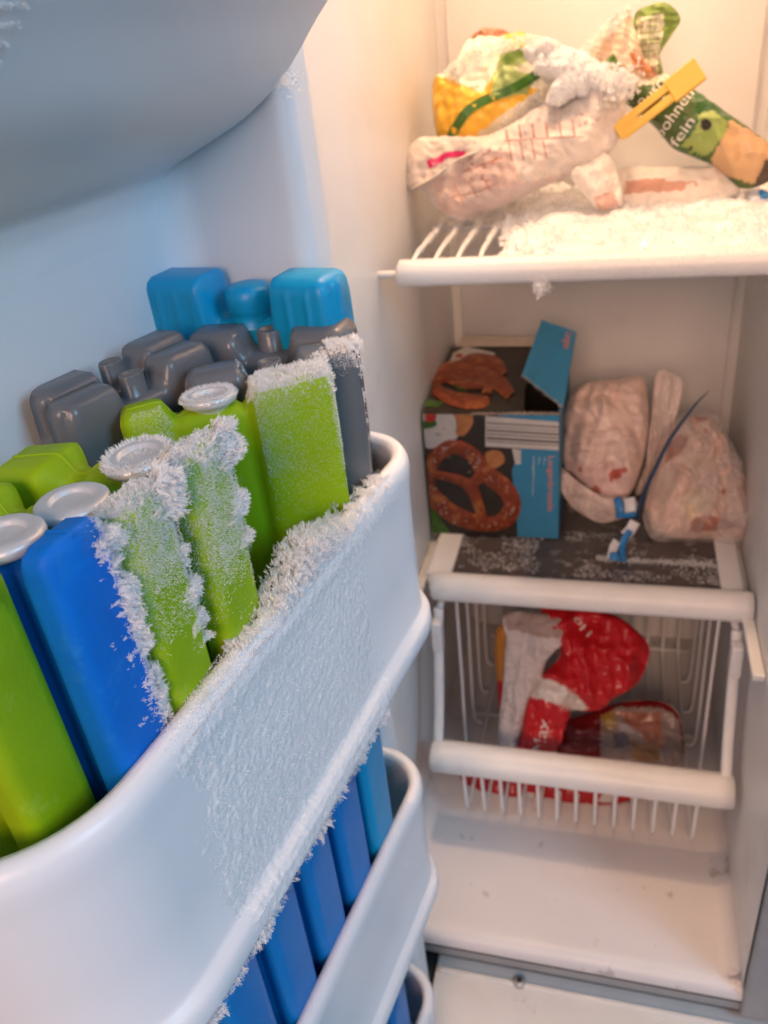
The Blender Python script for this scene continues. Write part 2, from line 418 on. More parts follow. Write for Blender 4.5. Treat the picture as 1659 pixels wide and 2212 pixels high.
# ------------------------------------------------------------------ ice packs
def lerp_prof(pts, u):
    x = np.array([p[0] for p in pts]); y = np.array([p[1] for p in pts]); i = np.clip(np.searchsorted(x, u)-1, 0, len(x)-2)
    t = np.clip((u-x[i])/(x[i+1]-x[i]), 0, 1); t = t*t*(3-2*t); return y[i]+(y[i+1]-y[i])*t
def edge_space(n, k=.75):
    t = np.linspace(0, 1, n); return (1-k)*t+k*(.5-.5*np.cos(np.pi*t))
def pack_mesh(Wp, H, top, thick, rc=.006, r=.006, nu=56, nv=30, ribs=None):
    """top: [(u, drop)] , thick: [(u, half thickness)] ; u from the door side (0) to the bin front (Wp)"""
    u = edge_space(nu)*Wp; s = edge_space(nv)
    h = H-lerp_prof(top, u); du = np.minimum(u, Wp-u); d = np.clip(rc-du, 0, rc); h = h-(rc-np.sqrt(rc*rc-d*d))
    U, S = np.meshgrid(u, s, indexing='ij'); Hh = h[:, None]*np.ones_like(S); Z = Hh*S
    sl = np.gradient(h, u)[:, None]; dt = (Hh-Z)/np.sqrt(1+sl**2); db = Z
    T = lerp_prof(thick, u)[:, None]*np.ones_like(S)
    rr = np.minimum(r, T*.75)
    a = np.maximum(rr-np.minimum(U, Wp-U), 0); b = np.maximum(rr-np.minimum(dt, db), 0); k = np.minimum(np.sqrt(a*a+b*b), rr)
    t = T-rr+np.sqrt(np.maximum(rr*rr-k*k, 0))
    if ribs is not None: t = t+ribs(U, Z)*(k <= 0)
    n = nu*nv; idx = np.arange(n).reshape(nu, nv)
    Vf = np.stack([U, -t, Z], -1).reshape(-1, 3); Vb = np.stack([U, t, Z], -1).reshape(-1, 3)
    f = np.stack([idx[:-1, :-1], idx[1:, :-1], idx[1:, 1:], idx[:-1, 1:]], -1).reshape(-1, 4)
    Fc = [f, f[:, ::-1]+n]
    loop = np.concatenate([idx[:, 0], idx[-1, 1:], idx[-2::-1, -1], idx[0, -2:0:-1]]); nx = np.roll(loop, -1)
    Fc.append(np.stack([nx, loop, loop+n, nx+n], -1))
    return mesh_np('pack', np.concatenate([Vf, Vb]), np.concatenate(Fc))
GW, GH, GT = .096, .197, .0142
g_top = [(0, .008), (.026, .006), (.034, .0150), (.037, .0145), (.046, .0098), (.073, .0105), (.077, .0120), (.085, .0015), (.096, 0)]
g_th = [(0, GT), (.024, GT), (.033, .0088), (.044, .0125), (.070, .0115), (.077, .0085), (.084, GT), (.096, GT)]
ME_green = pack_mesh(GW, GH, g_top, g_th, rc=.005, r=.0055)
ME_blue = ME_green.copy()
w_top = [(0, .004), (.020, .003), (.027, .0120), (.034, .0100), (.056, .0105), (.060, .0125), (.069, .0015), (.105, 0)]
w_th = [(0, GT), (.016, GT), (.024, .0088), (.030, .0115), (.054, .0115), (.059, .0085), (.066, .0155), (.105, .0155)]
ME_greenw = pack_mesh(.105, GH, w_top, w_th, rc=.005, r=.0055)
y_top = [(0, .002), (.031, .002), (.037, .0150), (.060, .0150), (.066, .001), (.098, .001)]
y_th = [(0, .0158), (.031, .0158), (.036, .0140), (.060, .0140), (.066, .0158), (.098, .0158)]
ME_grey = pack_mesh(.098, .190, y_top, y_th, rc=.008, r=.0075)
c_top = [(0, 0), (.040, 0), (.048, .026), (.082, .026), (.090, 0), (.126, 0)]
c_th = [(0, .0165), (.040, .0165), (.048, .011), (.082, .011), (.090, .0165), (.126, .0165)]
def c_ribs(U, Z): return .0010*np.clip(np.cos(U*2*np.pi/.0125), 0, 1)**3*((U < .038) | (U > .092))*sstep(.02, .03, Z)
ME_cyan = pack_mesh(.126, .212, c_top, c_th, rc=.008, r=.007, nu=110, ribs=c_ribs)
ME_cap = lathe([(.0001, .0032), (.0068, .0032), (.0074, .0036), (.0078, .0048), (.0086, .0053), (.0122, .0050), (.0134, .0040), (.0138, .0022), (.0132, .0004), (.0105, -.0006), (.0085, -.004), (.0085, -.010)], 48)
ME_gcap = lathe([(.0001, .0105), (.0050, .0105), (.0056, .0120), (.0066, .0122), (.0070, .0112), (.0072, 0), (.0088, -.001), (.009, -.006)], 28)
ME_ccap = lathe([(.0001, .021), (.006, .0207), (.011, .0195), (.0132, .0170), (.0136, .013), (.0132, .006), (.0125, .005), (.0115, .003), (.0118, 0), (.013, -.004)], 40)
ME_royal = ME_cyan.copy(); ME_rcap = ME_ccap.copy()
M_royal = mat('royal_blue_plastic', (.002, .21, .60), .42, .1, 500, .12, 25, spec=.4, sss=.3, sssr=(.001, .004, .008))
def seam_mesh(prof, Wp, H, rc):
    u = np.linspace(.004, Wp-.001, 60); d = np.clip(rc-np.minimum(u, Wp-u), 0, rc)
    z = H-lerp_prof(prof, u)-(rc-np.sqrt(rc*rc-d*d)); P = np.stack([u, 0*u, z], -1)
    return tube(P, .0007, 6)
SEAM_g = seam_mesh(g_top, GW, GH, .005); SEAM_b = seam_mesh(g_top, GW, GH, .005); SEAM_w = seam_mesh(w_top, .105, GH, .005)
def pack(kind, s, o_end, rot, label, group, z=None, top=None, tilt=0):
    me, cap, capu, capz, mt, cm, Wp, H = {
        'green': (ME_green, ME_cap, .064, GH-.0095, M_green, M_cap, GW, GH),
        'greenw': (ME_greenw, ME_cap, .044, GH-.0085, M_green, M_cap, .105, GH),
        'blue': (ME_blue, ME_cap, .064, GH-.0095, M_blue, M_cap, GW, GH),
        'grey': (ME_grey, ME_gcap, .0485, .190-.0155, M_grey, M_grey, .098, .190),
        'royal': (ME_royal, ME_rcap, .065, .212-.0265, M_royal, M_royal, .126, .212),
        'cyan': (ME_cyan, ME_ccap, .065, .212-.0265, M_cyan, M_cyan, .126, .212)}[kind]
    if z is None: z = top-H
    a = math.radians(rot)                                # rot turns the front end towards the hinge
    ax = NN*math.cos(a)-DD*math.sin(a); end = door(s, o_end, z); base = end-ax*Wp
    t = thing('ice_pack', label, 'ice pack', group)
    t.location = base; t.rotation_euler = (math.radians(tilt), 0, math.atan2(ax[1], ax[0]))
    b = link('body', me, mt, t)
    c = link('cap', cap, cm, t); c.location = (capu, 0, capz)
    if kind in ('green', 'blue', 'greenw'): link('seam', {'green': SEAM_g, 'blue': SEAM_b, 'greenw': SEAM_w}[kind], mt, b)
    return t, b
GRP = 'ice packs standing in the frosted door bin'
p1, p1b = pack('greenw', .1208, .0922, 38, 'green ice pack turned askew, frosted cap, beside the frosty grey pack', GRP, top=.720)
p1.scale = (1, .82, 1)
p2, p2b = pack('green', .2365, .1000, 8, 'green ice pack with heavy frost and frosted cap, between two other green packs', GRP, top=.732)
p2.scale = (1, 1.15, 1)
p3, p3b = pack('green', .2770, .1010, 5, 'green ice pack with frosted end and clean silver cap, next to the blue pack', GRP, top=.7335)
p4, p4b = pack('blue', .3095, .1010, 2, 'deep blue ice pack with a frost strip down one edge, between green packs', GRP, top=.7380)
p5, p5b = pack('green', .3390, .0850, 0, 'bare green ice pack without frost at the free end of the bin', GRP, top=.7350)
c4, c4b = pack('grey', .0920, .0940, 36, 'dark grey ice pack with frost along its front end', GRP, top=.723)
c4.location = Vector(c4.location)+Vector(NN*math.cos(math.radians(36))-DD*math.sin(math.radians(36)))*.098*.07; c4.scale = (.93, .85, 1)
c3, c3b = pack('grey', .0700, .0830, 12, 'dark grey unfrosted ice pack against the cyan blue pack', GRP, top=.726)
c1, c1b = pack('grey', .1020, -.0130, 82, 'dark grey ice pack standing flat against the door panel', GRP, top=.731)
c2, c2b = pack('grey', .1090, .0080, 78, 'dark grey ice pack leaning next to the pack at the door panel', GRP, top=.728)
c1.scale = c2.scale = (1, .72, 1)
bk, bkb = pack('cyan', .0640, .0755, 0, 'tall cyan-blue ice pack with round cap and ribbed shoulders behind the grey packs', GRP, top=.750)
# row of blue packs in the lower bin
G2 = 'blue ice packs standing in the lower door bin'
lowtop = .486
ORD = ('first', 'second', 'third', 'fourth')
for i, (s, tp) in enumerate([(.123, .480), (.164, .474), (.2055, .473), (.2475, .478), (.290, .481)]):
    lab = 'cyan-blue ice pack at the hinge end of the clean lower bin' if i == 0 else ORD[i-1]+' blue ice pack after the cyan one in the clean lower bin'
    pack('cyan' if i == 0 else 'royal', s, .086, 0, lab, G2, top=tp)
for s, lab in ((.118, 'blue ice pack at the hinge end of the lowest door bin'), (.160, 'second blue ice pack from the hinge in the lowest door bin')):
    pack('royal', s, .070, 0, lab, 'blue ice packs in the lowest bin', top=.150)

# ------------------------------------------------------------------ frost on the packs
END = GW
def end_frost(me, parent, n_fuzz, fuzz_w, edge_n=0, edge_z=(0, 1), top_n=0, top_u=.07, H=GH, Wp=GW, T=GT, L=(.003, .007), edge_bias=None, seed=0, topL=(.003, .007), toward=(.7, .65, .45)):
    parts = []
    if n_fuzz:
        P, n = sample(me, n_fuzz, fuzz_w)
        l = rng.uniform(.0004, .0011, n_fuzz)*(.6+1.3*fbm(P, 180, seed))
        parts.append(needles(P-n*.0002, n+rand_unit(n_fuzz)*.65+np.array([0, .1, .25]), l, rng.uniform(.00014, .00030, n_fuzz)))
    if top_n:
        P, n = sample(me, top_n, lambda c, nn: (c[:, 0] > top_u)*(sstep(.35, .8, nn[:, 2])+.7*sstep(H-.014, H-.004, c[:, 2]))*(.25+sstep(.35, .6, fbm(c, 160, seed+3, 3))))
        l = rng.uniform(*topL, top_n)*rng.uniform(.4, 1, top_n)
        parts.append(feathers(P-n*.0003, n*.55+np.array([toward[0]*.5, .25, .55])+rand_unit(top_n)*.3+drift(P, 260, seed+2, 1.0), l, 4))
    if edge_n:
        z = H*(edge_z[0]+(edge_z[1]-edge_z[0])*rng.random(edge_n))
        keep = fbm(np.stack([z*0, z*0, z], -1), 150, seed+7, 3)
        f = (z/H-edge_z[0])/(edge_z[1]-edge_z[0])
        P = np.stack([Wp-.0005-np.abs(rng.normal(0, .0035, edge_n)), np.full(edge_n, T-.0008)-np.abs(rng.normal(0, .0022, edge_n)), z], -1)
        swap = rng.random(edge_n) < .5
        P[swap, 0] = Wp-.0004; P[swap, 1] = T-np.abs(rng.normal(0, .005, swap.sum()))
        P[~swap, 1] = T-.0004
        d = np.array(toward)+rand_unit(edge_n)*.35+drift(P, 260, seed, 1.1)
        l = rng.uniform(*L, edge_n)*(.22+1.25*sstep(.35, .68, keep))*(.5+.6*np.clip(f, 0, 1))
        parts.append(feathers(P, d, l, 4))
    return frost_obj(parts, parent)
def face(c, n): return (n[:, 0] > .5) & (c[:, 0] > .085)
def fw1(c, n):
    f = c[:, 2]/GH; k = fbm(c, 70, 4, 3)
    side = ((n[:, 1] < -.4) & (c[:, 0] > .064))*(.35+1.2*sstep(.088, .068, c[:, 0]+.02*(k-.5)))
    return side*sstep(.56, .90, f+.3*(k-.5))+(face(c, n)*.8+(n[:, 2] > .5)*2.0*(c[:, 0] > .062))*sstep(.7, .86, f)
end_frost(ME_greenw, p1, 26000, fw1, 500, (.86, 1), 2300, .064, Wp=.105, T=.0155, seed=1, L=(.0015, .004), topL=(.0018, .0045))
def fw2(c, n):
    f = c[:, 2]/GH; k = fbm(c, 70, 9, 3)
    return (face(c, n)*1.0+((n[:, 1] < -.4) & (c[:, 0] > .086))*.5+(n[:, 2] > .5)*1.5*(c[:, 0] > .062))*sstep(.57, .90, f+.3*(k-.5))
end_frost(ME_green, p2, 22000, fw2, 2000, (.70, 1.0), 1700, .068, seed=2, L=(.0025, .0066), topL=(.0020, .0048), toward=(.55, .8, .35))
def fw3(c, n):
    f = c[:, 2]/GH; k = fbm(c, 70, 14, 3)
    return (face(c, n)*1.0+((n[:, 1] < -.4) & (c[:, 0] > .088))*.4+(n[:, 2] > .5)*1.5*(c[:, 0] > .066))*sstep(.62, .93, f+.3*(k-.5))
end_frost(ME_green, p3, 22000, fw3, 2600, (.62, 1.0), 1600, .070, seed=3, L=(.0025, .0060), topL=(.0014, .0034), toward=(.5, .85, .3))
def fw4(c, n):
    f = c[:, 2]/GH
    return face(c, n)*sstep(.004, .012, c[:, 1])*sstep(.48, .6, f)
end_frost(ME_blue, p4, 3000, fw4, 1800, (.52, 1.0), 0, .088, seed=4, L=(.0018, .0048), toward=(.6, .8, .1))
def fwg(c, n):
    f = c[:, 2]/.19; k = fbm(c, 70, 19, 3)
    return ((n[:, 0] > .4)*sstep(-.004, .010, c[:, 1])*sstep(.62, .8, f+.2*(k-.5))+(c[:, 0] > .083)*(n[:, 2] > .1)*1.3)
end_frost(ME_grey, c4, 7000, fwg, 1500, (.66, .985), 1000, .080, H=.188, Wp=.098, T=.0163, seed=5, L=(.0028, .0068), topL=(.0012, .0032))
# frost rims on two caps
def cap_frost(parent, n, cu, cz=GH-.0095):
    th = rng.uniform(0, 2*np.pi, n); r = np.where(rng.random(n) < .75, rng.uniform(.0095, .0138, n), rng.uniform(0, .0138, n))
    P = np.stack([cu+r*np.cos(th), r*np.sin(th), cz+np.where(r > .0125, .0030, .0048)], -1)
    d = np.stack([np.cos(th)*.6, np.sin(th)*.6, np.full(n, .7)], -1)+rand_unit(n)*.4
    l = rng.uniform(.0006, .0022, n)*np.where(r > .010, 1.3, .45)
    return frost_obj([needles(P, d, l, l*.14)], parent, name='cap_frost')
cap_frost(p1, 2600, .044, GH-.0085); cap_frost(p2, 2300, .064)
P, n = sample(ME_greenw, 900, lambda c, nn: ((c[:, 0] > .006) & (c[:, 0] < .024))*(nn[:, 1] < -.3)*sstep(.86, .95, c[:, 2]/GH))
frost_obj([needles(P, n+rand_unit(900)*.6, rng.uniform(.0005, .0013, 900), .0002)], p1, name='shoulder_frost')

# ------------------------------------------------------------------ frost on the middle bin
def bin_frost():
    # granular crust on the front wall: a displaced sheet in (s, z) that dips under the wall where there is none
    ns, nz = 440, 200
    s = np.linspace(.088, .352, ns); zz = np.linspace(-.001, .126, nz)
    S, Zz = np.meshgrid(s, zz, indexing='ij'); Q = np.stack([S, S*0, Zz], -1)
    near = .330+.020*(fbm(Q, 60, 31, 4)-.5)*2-.10*np.clip(.06-Zz, -.02, .06)       # left border
    m = sstep(0, .045, near-S)*1.0*sstep(0, .09, S-.085-.02*fbm(Q, 50, 5))
    
    rimz = 0*Zz
    thick = .0003+.0006*fbm(Q, 400, 41, 3)+.0017*ridge(Q, 260, 43, 2)*sstep(.22, .31, S)+.0006*fbm(Q, 120, 44)+.0012*rimz*sstep(.33, .6, fbm(Q, 150, 45, 3))
    lipb = np.interp(Zz, [-.0012, .0015, .006, .013, .0165, .0185, .021, .10, .112, .120, .126], [.002, .0050, .0062, .0058, .0042, .0012, 0, 0, .0005, .0015, .0010]); top = 0
    off = lipb+top-.0010+.0016*m+.0008*(fbm(Q, 420, 41, 2)-.5)+.0006*m*(ridge(Q, 260, 43, 2)-.55)*sstep(.2, .30, S)
    Pw = (BB+DD*S[..., None]+NN*(.11+off)[..., None]+np.array([0, 0, 1])*(ZB+Zz)[..., None]).reshape(-1, 3)
    idx = np.arange(ns*nz).reshape(ns, nz)
    Fc = np.stack([idx[:-1, :-1], idx[1:, :-1], idx[1:, 1:], idx[:-1, 1:]], -1).reshape(-1, 4)
    msk = m.reshape(-1)[Fc].max(1) > .02
    me = mesh_np('frost_crust', Pw, Fc[msk])
    link('frost_crust', me, M_snow, bin_mid, kind='stuff')
    parts = []
    # fine crystals all over the crust
    n = 42000
    P, nr = sample(me, n, lambda c, k: .05+sstep(.10, .20, (c-BB) @ DD)*(1-.85*sstep(.285, .335, (c-BB) @ DD)))
    nr = np.where((nr @ NN)[:, None] < 0, -nr, nr)
    l = rng.uniform(.0003, .0007, n)*(1+.5*sstep(.45, .7, fbm(P, 200, 3, 3)))
    parts.append(needles(P-nr*.0002, nr+rand_unit(n)*.9+np.array([0, 0, .2]), l, rng.uniform(.0002, .00042, n)))
    n = 26000
    P, nr = sample(wall_mid.data, n, lambda c, k: (c[:, 2] > ZB+.116)*(((c-BB) @ NN) > .09)*sstep(.095, .15, (c-BB) @ DD)*(1-sstep(.28, .315, (c-BB) @ DD)))
    nr = np.where((nr[:, 2]+.3*(nr @ NN))[:, None] < 0, -nr, nr)
    parts.append(needles(P-nr*.0002, nr+rand_unit(n)*.9, rng.uniform(.0004, .0013, n), rng.uniform(.0002, .0004, n)))
    # crystals along the rim; the thick bank between the packs
    n = 6000
    s = rng.uniform(.085, .300, n); q = np.stack([s, s*0, s*0], -1); bank = np.exp(-((s-.188)/.028)**2)
    amp = .22+.45*sstep(.4, .7, fbm(q, 130, 77, 3))+1.1*bank*(.5+.8*sstep(.3, .7, fbm(q, 200, 79, 2)))
    amp *= sstep(.085, .11, s)*(1-sstep(.27, .30, s))
    o = .11-rng.uniform(-.002, .0105, n)*(1-.2*bank); z = ZB+.1305-np.abs(rng.normal(0, .003, n))*0-np.where(o > .110, .004, 0)
    P = BB+DD*s[:, None]+NN*o[:, None]+np.array([0, 0, 1])*z[:, None]
    d = np.array([0, 0, .9])-NN*.25-DD*.25+rand_unit(n)*.35+drift(P, 240, 5, .9)
    l = rng.uniform(.002, .0065, n)*amp
    parts.append(feathers(P, d, l, 4))
    # the bank itself: feathers on top of feathers, leaning into the gap between the packs
    n = 3200
    s = rng.normal(.186, .019, n); o = rng.uniform(.094, .1125, n); h = rng.random(n)**1.2*.014*np.exp(-((s-.188)/.024)**2)
    P = BB+DD*s[:, None]+NN*o[:, None]+np.array([0, 0, 1])*(ZB+.130+h)[:, None]
    parts.append(feathers(P, np.array([0, 0, .6])-DD*.35-NN*.1+rand_unit(n)*.4+drift(P, 240, 9, 1.0), rng.uniform(.0015, .0048, n), 4))
    # crystals hanging from the ridge at the foot
    n = 3600
    s = rng.uniform(.12, .345, n); q = np.stack([s, s*0, s*0], -1)
    o = .11+rng.uniform(-.006, .0066, n); z = ZB-.001+np.where(o > .114, .002, -.001)+rng.uniform(-.001, .004, n)*(o > .1145)
    P = BB+DD*s[:, None]+NN*o[:, None]+np.array([0, 0, 1])*z[:, None]
    l = rng.uniform(.0015, .0045, n)*(.35+1.0*sstep(.35, .7, fbm(q, 150, 91, 3)))*sstep(.12, .16, s)
    parts.append(feathers(P, NN*.45+np.array([0, 0, -.55])+rand_unit(n)*.6, l, 3))
    frost_obj(parts, bin_mid)
bin_frost()
# a lick of frost under the upper bin and at its end
n = 5000
s = rng.uniform(.25, .40, n); k = rng.uniform(.66, .86, n); iu = (k*(len(UPP)-1)).astype(int); ou = np.array(UPP)[iu]
P = BB+DD*s[:, None]+NN*ou[:, :1]+np.array([0, 0, 1])*ou[:, 1:]
q = fbm(P, 90, 3, 3) > .52
frost_obj([feathers(P[q], NN*.5+np.array([0, 0, -.9])+rand_unit(q.sum())*.7, rng.uniform(.001, .0035, q.sum()), 2)], up)
n = 500
P = np.array([door(.048+rng.uniform(-.002, .004), .048+rng.normal(0, .004), .845+rng.normal(0, .003)) for _ in range(n)])
frost_obj([feathers(P, NN*.4+np.array([0, 0, -.5])-DD*.3+rand_unit(n)*.8, rng.uniform(.001, .003, n), 2)], up)

#@@PART2
# ------------------------------------------------------------------ shelves and basket
YS = .2105
ws = thing('wire_shelf', 'white wire shelf buried in frost under the frozen bags', 'shelf')
link('front_bar', tube([(.019, YS, .670), (.022, YS, .670)]+[(x, YS, .670) for x in np.linspace(.04, W-.03, 12)]+[(W-.012, YS, .670)], [.0085]+[.0118]*14, 20), M_wire, ws)
pin = tube([(-.003, 0, 0), (.022, 0, 0)], .0035, 10)
for x in (0, W-.019): o = link('support_pin', pin, M_wire, ws); o.location = (x, YS+.002, .669)
wm = tube([(0, .004, .000), (0, .02, .006), (0, .04, .008), (0, .30, .008), (0, .318, .004)], .0023, 8)
for i, x in enumerate(np.arange(.030, W-.012, .0205)):
    o = link('wire', wm, M_wire, ws); o.location = (x, YS, .671)
o = link('cross_wire', tube([(.02, 0, 0), (W-.02, 0, 0)], .003, 8), M_wire, ws); o.location = (0, YS+.16, .673)
o = link('cross_wire', tube([(.02, 0, 0), (W-.02, 0, 0)], .003, 8), M_wire, ws); o.location = (0, YS+.31, .673)
# snow on the wire shelf
nx, ny = 190, 130
x = np.linspace(.040, W-.004, nx); y = np.linspace(YS-.004, YS+.30, ny); X_, Y_ = np.meshgrid(x, y, indexing='ij'); Q = np.stack([X_, Y_, X_*0], -1)
cov = sstep(.095, .165, X_+.05*(fbm(Q, 60, 2, 4)-.5)*2+.22*np.clip(Y_-YS-.05, 0, .2))
hh = .002+.018*fbm(Q, 38, 6, 4)+.004*fbm(Q, 220, 7, 3)-.014*(1-cov)-.010*sstep(YS+.02, YS-.004, Y_)
Pm = np.stack([X_, Y_, .674+hh], -1).reshape(-1, 3); idx = np.arange(nx*ny).reshape(nx, ny)
Fc = np.stack([idx[:-1, :-1], idx[1:, :-1], idx[1:, 1:], idx[:-1, 1:]], -1).reshape(-1, 4)
Fc = Fc[(cov.reshape(-1)[Fc].max(1) > .15)]
sn = mesh_np('snow', Pm, Fc); link('snow_layer', sn, M_snow, ws, kind='stuff')
n = 32000
P, nr = sample(sn, n, lambda c, k: 1+2*sstep(YS+.12, YS+.16, c[:, 1])*0); nr[nr[:, 2] < 0] *= -1
fr = [needles(P-nr*.0003, nr+rand_unit(n)*.9, rng.uniform(.0010, .0026, n), rng.uniform(.0002, .0004, n))]
n = 1500
P, nr = sample(sn, n, lambda c, k: (fbm(c, 70, 3, 3) > .5)+.1)
fr.append(feathers(P-.0004, np.array([0, -.2, 1])+rand_unit(n)*.6, rng.uniform(.003, .008, n), 3, w=.16))
# frost on the bare wires and along the bar
n = 5000
xi = rng.choice(np.arange(.030, .13, .0205), n); t = rng.random(n)**.7; th = rng.uniform(0, 2*np.pi, n)
P = np.stack([xi+.0024*np.cos(th), YS+.035+.25*t, .679+.0024*np.sin(th)], -1)
fr.append(needles(P, np.stack([np.cos(th), 0*th, np.sin(th)], -1)+rand_unit(n)*.7, rng.uniform(.001, .006, n)*(.3+t), .0005))
n = 7000
xx = rng.uniform(.02, W-.01, n); th = rng.uniform(-.9, 2.6, n)
kp = (sstep(.06, .26, xx+.05*rng.normal(size=n)) > rng.random(n)*.9) | (th > 1.4)
P = np.stack([xx, YS-.0118*np.cos(th-0), .670+.0118*np.sin(th)], -1)
dn = np.stack([xx*0, -np.cos(th), np.sin(th)], -1)
fr.append(needles(P[kp], dn[kp]+rand_unit(kp.sum())*.8, rng.uniform(.0005, .002, kp.sum()), .0003))
n = 260
P = np.array([.148, YS-.008, .657])+rng.normal(0, .0028, (n, 3))
fr.append(feathers(P, rand_unit(n)+np.array([0, -.3, -.5]), rng.uniform(.002, .006, n), 3, w=.2))
frost_obj(fr, ws)

gs = thing('glass_shelf', 'glass shelf with white frame, holding the box and meat bags', 'shelf')
ZS = .320; Y0 = YS-.004; Y1 = .535; IX0, IX1, IY0 = .042, .329, .236
M_glass = mat('dark_glass', (.10, .085, .08), .18, .02, 60, .3, 25, dark=(.62, .58, .55), dscale=38, dlo=.56, dhi=.78)
link('front_rail', tube([(.022, 0, 0), (.026, 0, 0)]+[(xx, 0, 0) for xx in np.linspace(.04, W-.01, 6)]+[(W-.002, 0, 0)], [.013]+[.0165]*8, 22, flat=1.0), M_shelf, gs).location = (0, YS+.010, .3135)
link('frame_front', box(.018, W-.002, YS+.006, IY0, ZS-.012, ZS+.004, .003), M_shelf, gs)
link('frame_side', box(.012, IX0, IY0-.004, Y1, ZS-.012, ZS+.0035, .003), M_shelf, gs)
link('frame_side', box(IX1, W-.008, IY0-.004, Y1, ZS-.012, ZS+.0035, .003), M_shelf, gs)
link('glass_pane', box(IX0-.002, IX1+.002, IY0-.002, Y1, ZS-.006, ZS+.0008), M_glass, gs)
n = 5200
P = np.stack([rng.uniform(IX0, IX1, n), rng.uniform(IY0, IY0+.10, n), np.full(n, ZS+.001)], -1)
k = fbm(P, 26, 5, 4)+.10*np.exp(-((P[:, 0]-.10)/.05)**2-((P[:, 1]-.262)/.015)**2)*2+.16*np.exp(-((P[:, 0]-.27)/.06)**2-((P[:, 1]-.256)/.012)**2)
P = P[k > .55]; n = len(P)
fr = [needles(P, np.array([0, 0, 1])+rand_unit(n)*1.2, rng.uniform(.0008, .0024, n), .0008)]
n = 700
P = np.stack([rng.uniform(.20, IX1, n), .282+rng.normal(0, .003, n), np.full(n, ZS+.001)], -1)
fr.append(needles(P, np.array([0, 0, 1])+rand_unit(n)*1.2, rng.uniform(.001, .004, n), .0009))
frost_obj(fr, gs)
for xx in (.006, W-.006):
    link('shelf_rail', box(xx-.006, xx+.0055, .12, .53, ZS-.018, ZS-.010, .002), M_liner, fz)

bs = thing('wire_basket', 'pull-out white wire basket with a fat handle bar, holding red bags', 'basket')
YB = .145
bl, br_ = hy((932, 1622), YB), hy((1588, 1694), YB)
zb_ = .122
bar = [(bl[0], 0, 0), (bl[0]+.003, 0, 0)]+[(t, 0, 0) for t in np.linspace(bl[0]+.02, br_[0]-.02, 10)]+[(br_[0]-.001, 0, 0)]
link('handle_bar', tube(bar, [.015]+[.0195]*11+[.0185], 22, flat=.95), M_shelf, bs).location = (0, YB, zb_)
XA, XB = .030, .345
for xx in (XA, XB):
    link('side_post', tube(catmull([(xx, .208, .292), (xx, .200, .270), (xx, .172, .18), (xx, YB+.004, zb_+.01)], 6), .0058, 10, flat=.6), M_shelf, bs)
    link('top_rail', tube([(xx, .205, .288), (xx, .5, .288)], .004, 8), M_wire, bs)
link('clip', box(XA-.006, XA+.006, .186, .200, .245, .285, .002), M_shelf, bs)
link('clip', box(XB-.006, XB+.006, .186, .200, .245, .285, .002), M_shelf, bs)
fwp = tube(catmull([(0, .002, -.012), (0, .006, -.05), (0, .010, -.088), (0, .020, -.105), (0, .05, -.108), (0, .30, -.108), (0, .345, -.10), (0, .355, -.06), (0, .36, .15)], 4), .0022, 8)
for xx in np.linspace(.058, .320, 13):
    link('wire', fwp, M_wire, bs).location = (xx, YB, zb_)
swp = tube(catmull([(0, 0, .165), (0, 0, .05), (0, 0, -.09), (.01, 0, -.108)], 5), .002, 8)
for yy in (.25, .31, .37, .43):
    link('wire', swp, M_wire, bs).location = (XA+.012, yy, zb_)
    o = link('wire', swp, M_wire, bs); o.location = (XB-.012, yy, zb_); o.rotation_euler = (0, 0, math.pi)
for yy, zz in ((.33, zb_-.111), (.49, zb_-.10)):
    link('cross_wire', tube([(XA+.01, yy, zz), (XB-.01, yy, zz)], .0022, 8), M_wire, bs)

# ------------------------------------------------------------------ soft things
_cd = unit(np.random.default_rng(3).normal(size=(9, 3)))
def crease(P, freq, seed=0, k=4):
    """sharp folds: warped triangle waves in a few directions, like crumpled film"""
    W_ = np.stack([fbm(P, freq*.55, seed+q, 2) for q in (1, 2, 3)], -1)-.5
    Q_ = P+W_*1.6/freq; s_ = 0
    for i in range(k):
        d_ = _cd[(seed+i*2) % 9]; t_ = (Q_ @ d_)*freq*(.7+.35*i)+.37*i; s_ = s_+abs(t_-np.floor(t_)-.5)*2/(1+.45*i)
    return s_/sum(1/(1+.45*i) for i in range(k))
def pip(poly, pts):
    x, y = pts[:, 0], pts[:, 1]; c = np.zeros(len(pts), bool); j = len(poly)-1
    for i in range(len(poly)):
        xi, yi = poly[i]; xj, yj = poly[j]
        c ^= ((yi > y) != (yj > y)) & (x < (xj-xi)*(y-yi)/((yj-yi) or 1e-9)+xi); j = i
    return c
